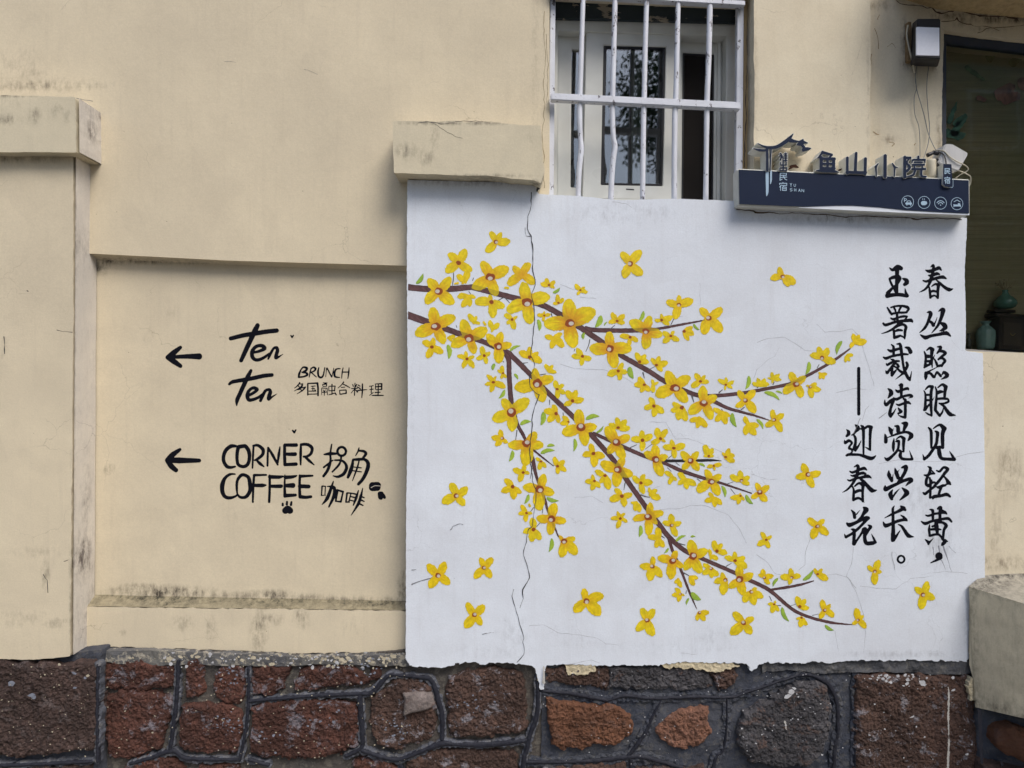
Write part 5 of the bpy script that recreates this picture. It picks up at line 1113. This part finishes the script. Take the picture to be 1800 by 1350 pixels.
# ------------------------------------------------------------------ shop window at the right
BLUEF = simple('dark_blue_frame_paint', (0.018, 0.030, 0.055), 0.55, 0.5, 14, 0.3, c2=(0.035, 0.035, 0.04))
sw = empty('shop_window', tuple(P(1900, 620, 0.1)), 'large dark shop window with thin blue frame at the right edge', 'window')
frame4('window_frame', [(1648, 50), (2310, 130), (2310, 680), (1648, 630)], [(1664, 74), (2290, 150), (2290, 655), (1664, 611)], 0.085, 0.12, BLUEF, sw)
pquad('pane', [(1658, 66), (2296, 140), (2296, 662), (1658, 618)], 0.100, 0.106, GLS, sw)
pquad('sill', [(1694, 613), (2300, 655), (2300, 662), (1694, 618)], 0.03, 0.12, simple('sill_stone', (0.30, 0.29, 0.28), 0.8, 0.3, 30, 0.4), sw, 0.002)
BL = NT('bamboo_blind')
w1 = BL.noise(1.0, 3, 0.6, BL.coord((3, 3, 520))); w2 = BL.noise(1.0, 4, 0.6, BL.coord((1.5, 1.5, 60)))
cb = BL.mix(BL.ramp(w1, 0.35, 0.65), (0.56, 0.46, 0.29), (0.36, 0.295, 0.19))
cb = BL.mix(BL.ramp(BL.noise(1.0, 3, 0.5, BL.coord((220, 220, 1))), 0.6, 0.75, 0, 0.35), cb, (0.10, 0.08, 0.05))
cb = BL.mix(BL.ramp(w2, 0.3, 0.7, 0, 0.6), cb, (0.40, 0.36, 0.21))
cb = BL.mix(BL.ramp(BL.noise(2.2, 3), 0.42, 0.65, 0, 0.7), cb, (0.30, 0.315, 0.19))
BLM = BL.fin(cb, 0.8, BL.bump(w1, 0.6, 0.004), 0.2)
# blind: real slats joined, thin rods over a cloth backing
blv = []; blf = []
x0, x1 = P(1640, 300, 0.22).x, P(2400, 300, 0.22).x; z1 = P(1800, 30, 0.22).z; z0 = P(1800, 655, 0.22).z
ns = 300
for i in range(ns):
    za = z0+(z1-z0)*i/ns; zb = z0+(z1-z0)*(i+1)/ns; zm = (za+zb)/2; b = len(blv)
    yo = 0.0015*math.sin(i*0.7)
    for x in (x0, x1): blv += [(x, 0.222+yo, za), (x, 0.2175+yo, zm), (x, 0.222+yo, zb)]
    blf += [(b, b+3, b+4, b+1), (b+1, b+4, b+5, b+2)]
me = bpy.data.meshes.new('bamboo_blind'); me.from_pydata(blv, [], blf); me.update()
blind = tag(link('bamboo_blind', me, BLM), 'olive brown bamboo blind with faded peonies hanging behind the shop window', 'blind')
def petal_group(name, lst, col, y, parent, seed):
    for k, s in enumerate(lst):
        st = parse(s)
        u, v, q, d = sdf_grid(lambda U, V: sdf_strokes(st, U, V), bbox(st), 1.6, 3.0, 0.12, seed+k)
        me = np_mesh(name, to3(u, v, y, False), q)
        c = np.array(col)[None]*(0.35+1.2*fbm(u*0.12, v*0.12, seed+k, 4))[:, None]
        set_col(me, 'paint', c); link(name, me, PETAL, parent)
petal_group('painted_peony', ["1760 166 26,1774 158 22;1768 174 20,1784 168 18"], (0.27, 0.13, 0.09), 0.2120, blind, 3)
petal_group('painted_peony', ["1800 148 24,1830 150 30,1812 140 16", "1720 172 10,1730 176 8"], (0.25, 0.13, 0.09), 0.2126, blind, 9)
petal_group('painted_blind_leaf', ["1678 232 16,1692 214 10,1700 206 4", "1670 212 10,1678 190 6,1682 180 3", "1664 234 14,1684 238 16,1697 236 5", "1680 216 12,1698 202 5"], (0.09, 0.19, 0.13), 0.2132, blind, 20)
petal_group('painted_blind_leaf', ["1740 100 18,1752 84 14,1762 92 8", "1700 120 8,1730 140 5", "1780 110 14,1800 96 10"], (0.12, 0.18, 0.07), 0.2138, blind, 30)
# things on the window shelf
sh = P(1750, 618, 0.17)
WOOD = simple('dark_lacquered_wood', (0.045, 0.028, 0.018), 0.4, 0.4, 18, 0.2)
CEL = simple('celadon_glaze', (0.25, 0.38, 0.33), 0.22, 0.35, 14, 0.1, spec=0.6)
CEL2 = simple('green_glaze', (0.11, 0.22, 0.165), 0.2, 0.5, 10, 0.1, spec=0.6)
tag(pquad('window_shelf', [(1640, 616), (2380, 668), (2380, 690), (1640, 640)], 0.125, 0.215, WOOD, None, 0.002), 'dark wooden shelf behind the shop window glass', 'shelf')
ch = empty('small_chest', tuple(P(1790, 615, 0.17)), 'small dark wooden chest under the squat green vase', 'chest')
pquad('chest_body', [(1756, 556), (1850, 562), (1850, 618), (1756, 614)], 0.135, 0.21, WOOD, ch, 0.003)
pquad('chest_top', [(1752, 550), (1856, 556), (1856, 562), (1752, 556)], 0.13, 0.212, WOOD, ch, 0.002)
pquad('chest_drawer', [(1764, 566), (1796, 568), (1796, 608), (1764, 606)], 0.131, 0.14, simple('drawer_wood', (0.075, 0.05, 0.03), 0.45, 0.3, 20, 0.1), ch, 0.002)
tube('chest_handle', [P(1776, 586, 0.128), P(1780, 590, 0.122), P(1785, 586, 0.128)], 0.0015, simple('brass', (0.4, 0.28, 0.1), 0.35, 0.2, 20, 0.05, metal=1.0), ch, 6, 4)
sc = (DIST+0.17)/F
def vase(name, u, vb, prof, mat, label, y=0.17, wob=None):
    b = P(u, vb, y); s = (DIST+y)/F
    o = lathe(name, [(r*s, z*s) for r, z in prof], (b.x, b.y, b.z), mat, None, 36, wob); return tag(o, label, 'vase')
rib = lambda a, z: 0.03*math.cos(a*12)
vase('vase', 1732.5, 614, [(0, 0), (11, 0), (13, 4), (14, 14), (15, 26), (14, 33), (10, 38), (6, 41), (5, 44), (7, 47), (9, 49), (8, 49), (4.5, 45), (4, 40)], CEL, 'pale celadon bottle vase with ribbed sides on the window shelf', 0.16, rib)
vase('vase', 1767, 543, [(0, 0), (10, 0), (15, 3), (18, 8), (17, 14), (12, 20), (6, 25), (4, 30), (5, 33), (4, 33), (3.4, 30), (4, 25)], CEL2, 'squat green vase holding dry sprigs on top of the small chest')
tag(pquad('vase_stand', [(1748, 543), (1786, 545), (1786, 550), (1748, 548)], 0.145, 0.20, WOOD, None, 0.002), 'thin dark wooden stand under the squat green vase', 'stand')
vase('vase', 1703, 614, [(0, 0), (4, 0), (5, 8), (4, 16), (2, 22), (3, 28), (2.4, 28), (1.5, 22)], simple('brown_glaze', (0.10, 0.085, 0.06), 0.3, 0.5, 40, 0.1), 'tiny brown vase at the bottom left corner of the shop window', 0.15)
pl = empty('dry_sprigs', tuple(P(1767, 512, 0.17)), 'dry brown sprigs standing in the squat green vase', 'plant')
SPR = simple('dry_leaf_brown', (0.28, 0.21, 0.11), 0.8, 0.4, 60, 0.2)
for k in range(9):
    a = random.uniform(-1, 1); t = P(1767+a*15, 494+abs(a)*6+random.uniform(-3, 5), 0.17+random.uniform(-0.02, 0.02)); b = P(1767, 512, 0.17)
    tube('stem', [b, (b+t)/2+Vector((a*0.006, 0, 0.006)), t], [0.0012, 0.001, 0.0008], SPR, pl, 5, 3)
    for j in range(3):
        c = t+Vector((random.uniform(-.010, .010), random.uniform(-.01, .01), random.uniform(-.010, .006)))
        d1 = Vector((random.uniform(-1, 1), random.uniform(-.5, .5), random.uniform(-.3, 1))).normalized()*0.014; d2 = d1.orthogonal().normalized()*0.005
        me = bpy.data.meshes.new('leaf'); me.from_pydata([tuple(c), tuple(c+d1*.5+d2), tuple(c+d1), tuple(c+d1*.5-d2)], [], [(0, 1, 2, 3)]); me.update(); link('leaf', me, SPR, pl)

# ------------------------------------------------------------------ guesthouse sign
NAVY = simple('navy_acrylic', (0.008, 0.016, 0.041), 0.55, 0.15, 5, 0.02, spec=0.15)
PALE = simple('yellowed_acrylic_edge', (0.68, 0.68, 0.62), 0.45, 0.15, 22, 0.08)
PRINT = simple('pale_blue_print', (0.33, 0.46, 0.58), 0.5, 0.1, 60, 0.02)
sg = empty('guesthouse_sign', tuple(P(1500, 375, 0)), 'navy blue guesthouse sign box with raised Chinese letters on a white backing', 'sign')
yf = -0.058
prism('sign_box', [P(1297, 296, yf), P(1705, 315, yf), P(1705, 378, yf), P(1298, 361, yf)]+[Vector((p.x, 0.012, p.z)) for p in (P(1297, 296, yf), P(1705, 315, yf), P(1705, 378, yf), P(1298, 361, yf))], PALE, sg, bevel=0.004)
NV = [(1299, 298), (1400, 303), (1560, 310), (1703, 317), (1703.5, 375), (1640, 372), (1590, 369), (1545, 364), (1500, 361), (1470, 361), (1445, 362), (1416, 363), (1380, 362), (1300, 358.5)]
u, v, q, d = sdf_grid(lambda U, V: sdf_poly(NV, U, V), (1297, 296, 1705, 378), 1.5)
co = to3(u, v, yf-0.004, False); n = len(co); b = boundary(q); back = co.copy(); back[:, 1] += 0.0038
link('sign_face', np_mesh('sign_face', np.concatenate([co, back]), np.concatenate([q, np.stack([b[:, 1], b[:, 0], b[:, 0]+n, b[:, 1]+n], 1)])), NAVY, sg)
WV = [(1416, 363.4), (1445, 362.4), (1470, 361.4), (1500, 361.4), (1545, 364.4), (1590, 369.4), (1640, 372.4), (1704, 375.6), (1704, 378), (1590, 374), (1480, 369), (1400, 365)]
u, v, q, d = sdf_grid(lambda U, V: sdf_poly(WV, U, V), (1400, 358, 1705, 380), 0.8)
link('sign_wave', np_mesh('sign_wave', to3(u, v, yf-0.0015, False), q), simple('white_acrylic', (0.66, 0.69, 0.74), 0.35, 0.06, 20, 0.02), sg)
z1, z2 = (1280, 200), (1480, 200); zs = 6.75
EXT = [
 ('roof_emblem', z1, "350 350 5,420 385 16,500 400 26,580 390 30,660 345 34,720 300 36,750 265 20,772 238 5;740 315 40,790 325 24,845 326 6;820 365 12,865 345 50,890 300 5;885 335 34,945 346 5;870 365 24,900 400 26,890 435 18;895 425 34,940 415 30,985 410 4;300 410 6,370 430 24,450 432 20;462 400 26,465 540 24,465 668 26;512 400 16,502 540 14,497 668 14"),
 ('raised_letter', z1, "622 470 14,635 500 14,620 545 16;610 500 12,640 495 12;665 475 11,700 475 11;665 500 11,700 500 11;682 465 12,682 560 12;665 525 11,700 525 11;665 552 11,700 552 11;650 510 9,650 620 10;625 575 11,625 605 11;655 570 11,655 608 11;690 575 11,690 608 11;625 607 11,690 607 11;615 640 11,697 640 11;655 620 11,655 672 11;615 640 11,615 672 11;697 640 11,697 672 11;615 672 11,697 672 11"),
 ('raised_letter', z1, "1120 450 20,1090 500 20,1060 525 8;1130 460 26,1230 485 20;1230 490 20,1200 515 14;1105 520 30,1105 655 30;1100 530 26,1260 535 28;1252 540 28,1252 655 28;1100 592 20,1260 592 20;1180 540 24,1180 655 24;1110 645 26,1260 648 26;1045 672 8,1110 676 26,1250 682 26,1312 690 6"),
 ('raised_letter', z2, "65 522 24,65 705 24;170 467 24,163 600 26,160 695 28;280 532 26,276 712 26;60 692 26,280 698 28"),
 ('raised_letter', z2, "514 498 30,512 745 30;430 590 10,402 630 24;402 625 20,412 740 8;600 590 12,628 635 22;628 635 18,624 742 9;625 632 16,665 636 6"),
 ('raised_letter', z2, "747 515 28,747 748 28;750 522 24,812 522 22;802 525 18,772 580 16,805 630 26,772 680 22;842 545 16,905 545 20,985 545 18;908 508 20,908 540 20;838 550 16,832 580 8;985 550 16,985 580 10;862 575 14,955 575 14;862 600 12,862 640 14;955 600 12,955 640 14;840 604 18,975 604 18;835 654 20,990 654 18;872 660 20,850 720 20,775 746 12;945 660 20,945 735 20,1000 745 14"),
 ('name_plate', z2, "1252 598 4,1252 600 4"),
]
for i, (nm_, o_, s) in enumerate(EXT[:-1]):
    st = parse(s, o_, zs); body = [a.copy() for a in st]
    for a in body: a[:, 2] = a[:, 2]*1.15+1.6
    ob = extruded(nm_, body, yf-0.009, 0.066, PALE, PALE, sg, 0.5)
    decal('letter_face', st, yf-0.0105, NAVY, ob, 0.4, 0.03, i, False, fat=1.32)
TG = [(1658, 288), (1672.5, 288.5), (1674, 318), (1673.5, 328), (1668, 329), (1662, 328), (1657.5, 324)]
extruded('name_plate', None, yf-0.014, 0.055, NAVY, PALE, sg, 0.6, lambda U, V: sdf_poly(TG, U, V), (1656, 286, 1676, 331))
PR = [
 (z1, yf-0.0055, "463 678 36,463 800 36,463 930 30,455 975 6;508 680 22,508 780 22,502 830 8"),
 (z1, yf-0.0055, "620 705 9,690 705 9;690 705 9,690 730 9;620 730 9,690 730 9;618 705 9,615 790 9;615 790 9,640 775 9;620 755 9,695 750 9;655 730 9,670 770 9,695 785 9"),
 (z1, yf-0.0055, "610 840 9,610 825 9;610 825 9,695 825 9;695 825 9,695 840 9;650 815 9,650 825 9;630 845 9,610 870 9;622 860 9,622 910 9;640 850 9,695 850 9;665 850 9,655 865 9;645 870 9,645 910 9;645 870 9,690 870 9;690 870 9,690 910 9;645 890 9,690 890 9;645 910 9,690 910 9"),
 (z1, yf-0.0055, "735 825 6,745 845 6;755 825 6,745 845 6;745 845 6,745 865 6;780 835 6,780 855 6,790 865 6,800 855 6,800 835 6;758 885 6,738 887 6,738 900 6,758 904 6,755 916 6,735 916 6;785 887 6,785 918 6;805 889 6,805 920 6;785 903 6,805 904 6;835 922 6,845 892 6;845 892 6,857 925 6;838 910 6,853 912 6;872 925 6,872 895 6;872 895 6,898 928 6;898 928 6,898 898 6"),
 (z2, yf-0.0155, "1222 650 9,1275 650 9;1275 650 9,1275 668 9;1222 670 9,1275 670 9;1222 650 9,1222 710 9;1222 712 9,1245 700 9;1222 688 9,1280 686 9;1250 670 9,1262 700 9,1282 710 9"),
 (z2, yf-0.0155, "1220 772 9,1220 760 9;1220 760 9,1280 760 9;1280 760 9,1280 772 9;1250 750 9,1250 760 9;1236 775 9,1220 795 9;1229 790 9,1229 824 9;1242 778 9,1282 778 9;1262 778 8,1256 790 8;1246 793 8,1246 824 8;1246 793 8,1278 793 8;1278 793 8,1278 824 8;1246 808 8,1278 808 8;1246 824 8,1278 824 8"),
 (z2, yf-0.0055, "1193 785 5,1197 850 5;1197 850 5,1232 872 5,1300 876 5,1318 860 5;1318 860 5,1319 775 5"),
 (z2, yf-0.0055, ring(780, 1045, 70, 72, 6)+";740 1005 7,740 1045 7;740 1007 7,762 1010 7,765 1024 7,742 1028 7;770 1052 8,778 1035 8,808 1035 8,815 1052 8;765 1065 26,818 1065 26;770 1085 10,770 1082 10;815 1085 10,815 1082 10"),
 (z2, yf-0.0055, ring(975, 1052, 70, 72, 6)+";962 1060 50,980 1060 50;1000 1042 7,1008 1060 7,1000 1074 7;955 1022 5,960 1012 5,955 1004 5;975 1022 5,980 1012 5,975 1004 5"),
 (z2, yf-0.0055, ring(1170, 1060, 70, 72, 6)+";"+ring(1170, 1090, 52, 58, 9, 8, 215, 325)+";"+ring(1170, 1090, 32, 36, 9, 8, 215, 325)+";1170 1084 14,1170 1085 14"),
 (z2, yf-0.0055, ring(1365, 1067, 70, 72, 6)+";1330 1045 8,1365 1022 8;1365 1022 8,1402 1045 8;1335 1088 22,1400 1088 22;1380 1068 12,1398 1070 12;1328 1075 8,1328 1105 8;1405 1082 8,1405 1105 8"),
]
PRN = ['sign_emblem_foot', 'sign_letter', 'sign_letter', 'sign_letter', 'sign_letter', 'sign_letter', 'sign_outline', 'parking_icon', 'cup_icon', 'wifi_icon', 'bed_icon']
for i, (o_, y_, s) in enumerate(PR):
    decal(PRN[i], parse(s, o_, zs), y_, PRINT, sg, 0.33, 0.04, i, False)
# dry leaves caught on top of the sign, one on the parapet
DRY = simple('dry_leaf', (0.10, 0.035, 0.02), 0.8, 0.5, 50, 0.3)
def leaf(u, v, y, ang, L, label, tilt=0.3):
    c = P(u, v, y); V = []; 
    a = Vector((math.cos(ang), -0.15, math.sin(ang))).normalized(); b = Vector((-math.sin(ang)*tilt, -0.8, math.cos(ang)*tilt)).normalized()
    out = [(0, 0), (0.2, .16), (.5, .24), (.8, .14), (1, 0), (.8, -.14), (.5, -.24), (.2, -.16)]
    for s, t in out: V.append(tuple(c+a*L*s+b*L*t+Vector((0, 0, 0.1*L*math.sin(s*3)))))
    me = bpy.data.meshes.new('dry_leaf'); me.from_pydata(V, [], [(0, 1, 7), (1, 2, 6, 7), (2, 3, 5, 6), (3, 4, 5)]); me.update()
    return tag(link('dry_leaf', me, DRY), label, 'leaf')
leaf(1384, 299, -0.03, 0.45, 0.045, 'longest dry reddish leaf on the sign box beside the emblem', 0.5)
leaf(1386, 292, -0.035, -0.25, 0.045, 'dry reddish leaf crossing above the longest leaf on the sign box')
leaf(1357, 296, -0.03, 0.9, 0.022, 'short dark dry leaf on the sign box between emblem posts')
leaf(1470, 301, -0.025, 0.15, 0.035, 'dry brown leaf on the sign box right of the fish letter')
leaf(1781, 1021, -0.10, 0.1, 0.013, 'small brown leaf lying on the grey parapet top')

# ------------------------------------------------------------------ wall lamp, cables and the plastic fitting
BLK2 = simple('black_plastic_housing', (0.022, 0.022, 0.026), 0.45, 0.2, 30, 0.08)
lamp = empty('wall_lamp', tuple(P(1630, 110, 0.03)), 'black box wall lamp with a white front panel beside the shop window', 'lamp')
ly = -0.075
prism('lamp_housing', [P(1612, 33, ly), P(1653, 33, ly), P(1653, 103, ly), P(1610, 101, ly)]+[P(1604, 40, 0.045), P(1648, 38, 0.045), P(1648, 118, 0.045), P(1600, 116, 0.045)], BLK2, lamp, bevel=0.003)
pquad('lamp_panel', [(1611.5, 47), (1651.5, 48.5), (1651.5, 98), (1611, 97)], ly-0.004, ly+0.003, simple('white_lamp_panel', (0.80, 0.82, 0.88), 0.35, 0.06, 120, 0.05), lamp, 0.001)
pquad('back_plate', [(1596, 38), (1602, 38), (1602, 108), (1596, 106)], 0.035, 0.058, simple('rusty_plate', (0.30, 0.20, 0.10), 0.8, 0.5, 30, 0.4), lamp, 0.001)
CAB = simple('grey_cable', (0.22, 0.22, 0.21), 0.6, 0.1, 30, 0.05); CABW = simple('old_white_cable', (0.55, 0.50, 0.38), 0.6, 0.2, 30, 0.1)
def cable(pts, r, mat, label, g='thin cables hanging below the wall lamp'):
    return tag(tube('cable', [P(u, v, y) for u, v, y in pts], r, mat, None, 7, 7), label, 'cable', g)
cable([(1596, 44, 0.02), (1594, 60, 0.03), (1597, 80, 0.03), (1603, 105, 0.03), (1608, 128, 0.04)], 0.004, CABW, 'thick cream cable running down the left side of the wall lamp')
cable([(1612, 112, 0.04), (1609, 140, 0.045), (1611, 155, 0.045), (1607, 172, 0.045), (1608, 200, 0.045), (1615, 222, 0.045), (1617, 250, 0.045), (1617, 276, 0.03)], 0.0016, CAB, 'leftmost thin grey cable from lamp down to the last big letter')
cable([(1609, 128, 0.04), (1611, 155, 0.043), (1618, 180, 0.043), (1625, 205, 0.043), (1631, 232, 0.043), (1638, 250, 0.02), (1645, 264, 0.0)], 0.0018, CAB, 'middle thin grey cable crossing from the lamp to the black connector')
cable([(1633, 112, 0.04), (1629, 150, 0.045), (1631, 190, 0.045), (1634, 225, 0.045), (1632, 250, 0.03), (1627, 268, 0.01), (1623, 280, 0.0)], 0.0018, CAB, 'rightmost thin grey cable curving from the lamp behind the letters')
cable([(1612, 112, 0.042), (1612.5, 125, 0.045), (1612, 138, 0.045)], 0.0014, CABW, 'short pale cable stub under the wall lamp')
cn = empty('cable_connector', tuple(P(1640, 270, -0.02)), 'black cable connector lying above the right end of the sign', 'connector')
tube('connector_body', [P(1630, 273, -0.03), P(1637, 270, -0.03), P(1642, 267, -0.03)], [0.009, 0.008, 0.006], BLK2, cn, 8, 3)
tube('connector_body', [P(1640, 268, -0.03), P(1649, 269, -0.03)], [0.009, 0.011], BLK2, cn, 8, 3)
tube('connector_lead', [P(1649, 267, -0.03), P(1658, 271, -0.045), P(1662, 280, -0.05), P(1663, 288, -0.05)], 0.0026, BLK2, cn, 7, 5)
cable([(1645, 265, -0.02), (1652, 264, -0.035), (1660, 266, -0.045), (1670, 276, -0.05), (1683, 284, -0.055), (1697, 291, -0.055), (1702, 297, -0.05), (1698, 302, -0.045), (1690, 306, -0.04), (1680, 313, -0.03)], 0.0024, CABW, 'cream cable looping over the plastic lamp to the sign end', 'cream cables at the right end of the sign')
cable([(1676, 299, -0.02), (1684, 300, -0.04), (1694, 303, -0.05), (1701, 307, -0.055), (1706, 311, -0.05), (1706, 322, -0.045), (1703, 328, -0.04)], 0.0024, CABW, 'cream cable curling round the right end of the sign', 'cream cables at the right end of the sign')
cable([(1645, 272, -0.01), (1650, 282, -0.01), (1656, 290, -0.01), (1660, 300, -0.01)], 0.0028, CABW, 'short cream cable between connector and small name plate', 'cream cables at the right end of the sign')
pf = empty('plastic_lamp', tuple(P(1680, 290, 0.0)), 'tilted translucent white plastic lamp resting behind the right end of the sign', 'lamp')
TP = NT('translucent_plastic'); TP.b.inputs['Subsurface Weight'].default_value = 0.0
tpc = TP.mix(TP.ramp(TP.noise(6, 4), 0.3, 0.7), (0.56, 0.56, 0.56), (0.48, 0.47, 0.45))
tpc = TP.mix(TP.ramp(TP.noise(1.0, 3, 0.5, TP.coord((70, 70, 5))), 0.5, 0.75, 0, 0.4), tpc, (0.34, 0.33, 0.32))
TP = TP.fin(tpc, 0.4, TP.bump(TP.noise(1, 3, 0.5, TP.coord((80, 80, 6))), 0.3, 0.003), 0.4)
ff = [P(1662, 253, -0.045), P(1674, 252, -0.05), P(1702, 268, -0.05), P(1702, 272, -0.05), P(1686, 300, -0.05), P(1679, 299, -0.05), P(1650, 286, -0.04)]
bb_ = [p+Vector((-0.012, 0.055, -0.006)) for p in ff]
bm = bmesh.new(); va = [bm.verts.new(p) for p in ff]; vb = [bm.verts.new(p) for p in bb_]
bm.faces.new(va[::-1]); bm.faces.new(vb)
for i in range(7): bm.faces.new([va[i], va[(i+1) % 7], vb[(i+1) % 7], vb[i]])
bmesh.ops.recalc_face_normals(bm, faces=bm.faces)
bmesh.ops.bevel(bm, geom=bm.edges[:], offset=0.004, segments=3, affect='EDGES', clamp_overlap=True)
me = bpy.data.meshes.new('lamp_shade'); bm.to_mesh(me); bm.free(); link('lamp_shade', me, TP, pf)
prism('lamp_base', [P(1655, 262, -0.03), P(1662, 253, -0.03), P(1666, 256, -0.03), P(1654, 284, -0.03)]+[P(a, b, 0.03) for a, b in ((1655, 262), (1662, 253), (1666, 256), (1654, 284))], simple('brown_plastic', (0.33, 0.26, 0.18), 0.6, 0.3, 20, 0.1), pf, bevel=0.002)
pipe = tag(tube('pipe_stub', [P(1638, 314, -0.02), P(1637, 296, -0.02), P(1637, 281, -0.02)], [0.019, 0.019, 0.018], CABW, None, 14, 3), 'short cream painted pipe stub behind the sign next to the name plate', 'pipe')
tag(tube('wall_hook', [P(1640, 282, -0.025), P(1649, 280, -0.03), P(1648, 300, -0.03), P(1645, 312, -0.03)], 0.004, BLK2, None, 6, 4), 'dark bent metal strap beside the cream pipe stub', 'bracket')

# ------------------------------------------------------------------ trees across the street (seen mirrored in the panes)
BARK = simple('bark', (0.09, 0.07, 0.05), 0.9, 0.4, 12, 0.6)
LEAFM = simple('leaf_green', (0.045, 0.085, 0.025), 0.6, 0.5, 3, 0.1)
def tree(x, y, h, rad, label, n=5200, seed=1):
    r = random.Random(seed); t = empty('street_tree', (x, y, 0), label, 'tree')
    tube('trunk', [Vector((x, y, -0.02)), Vector((x+.1, y, h*.3)), Vector((x-.05, y+.1, h*.62))], [0.2, 0.15, 0.08], BARK, t, 10, 4)
    cl = []
    for k in range(9):
        a = r.uniform(0, 6.28); e = Vector((x+math.cos(a)*rad*r.uniform(.3, .8), y+math.sin(a)*rad*r.uniform(.3, .8), h*r.uniform(.55, .95)))
        tube('limb', [Vector((x, y, h*.35)), Vector((x, y, h*.5)).lerp(e, .5), e], [0.09, 0.05, 0.02], BARK, t, 6, 3)
        cl.append((e, rad*r.uniform(.35, .55)))
    V = []; Fc = []
    for i in range(n):
        c, R = cl[i % len(cl)]
        d = Vector((r.gauss(0, 1), r.gauss(0, 1), r.gauss(0, .8))).normalized()*R*r.uniform(.35, 1.05); p = c+d
        a = Vector((r.uniform(-1, 1), r.uniform(-1, 1), r.uniform(-1, .2))).normalized(); b = a.orthogonal().normalized(); L = r.uniform(.07, .13)
        k = len(V); V += [tuple(p), tuple(p+a*L*.5+b*L*.3), tuple(p+a*L), tuple(p+a*L*.5-b*L*.3)]; Fc.append((k, k+1, k+2, k+3))
    me = bpy.data.meshes.new('crown'); me.from_pydata(V, [], Fc); me.update(); link('crown', me, LEAFM, t)
def opposite(x0, x1, h, col, label):  # houses added to cut low sky light and darken the pane reflections
    t = empty('house', ((x0+x1)/2, -13.5, 0), label, 'house')
    wm = simple('street_house_wall', col, 0.9, 0.2, 2, 0.2); gm = simple('street_house_pane', (0.03, 0.035, 0.04), 0.15, 0.2, 3, 0.02); fm = simple('street_house_frame', (0.5, 0.5, 0.48), 0.6, 0.1, 9, 0.05)
    prism('wall', [(x0, -13.2, 0), (x1, -13.2, 0), (x1, -13.2, h), (x0, -13.2, h), (x0, -19, 0), (x1, -19, 0), (x1, -19, h), (x0, -19, h)], wm, t)
    prism('roof', [(x0-.4, -12.8, h), (x1+.4, -12.8, h), (x1+.4, -12.8, h+.2), (x0-.4, -12.8, h+.2), (x0-.4, -19.4, h), (x1+.4, -19.4, h), (x1+.4, -16, h+1.9), (x0-.4, -16, h+1.9)], simple('roof_tiles', (0.16, 0.06, 0.04), 0.9, 0.3, 8, 0.3), t)
    n = int((x1-x0)/2.6)
    for i in range(n):
        for z in (1.1, 4.2, 7.3, 10.4):
            if z+1.6 > h: continue
            c = x0+(i+0.5)*(x1-x0)/n
            f = prism('window', [(c-.6, -13.14, z), (c+.6, -13.14, z), (c+.6, -13.14, z+1.4), (c-.6, -13.14, z+1.4)]+[(a, -13.2, b) for a, b in ((c-.6, z), (c+.6, z), (c+.6, z+1.4), (c-.6, z+1.4))], fm, t)
            prism('pane', [(c-.52, -13.12, z+.08), (c+.52, -13.12, z+.08), (c+.52, -13.12, z+1.32), (c-.52, -13.12, z+1.32)]+[(a, -13.15, b) for a, b in ((c-.52, z+.08), (c+.52, z+.08), (c+.52, z+1.32), (c-.52, z+1.32))], gm, t)
opposite(7.5, 26, 13.0, (0.22, 0.20, 0.16), 'brown grey house across the street mirrored in the shop window')
opposite(-24, -3.5, 8.2, (0.34, 0.27, 0.18), 'ochre house across the street to the left of the gap')
tree(3.4, -9.5, 9.0, 2.3, 'tall leafy street tree mirrored in the barred window', 15000, 3)
tree(8.2, -9.2, 6.0, 2.2, 'dense broad street tree mirrored in the left of the shop window', 9000, 5)
tree(12.5, -9.8, 6.4, 2.5, 'dense broad street tree farther down the street', 9000, 8)
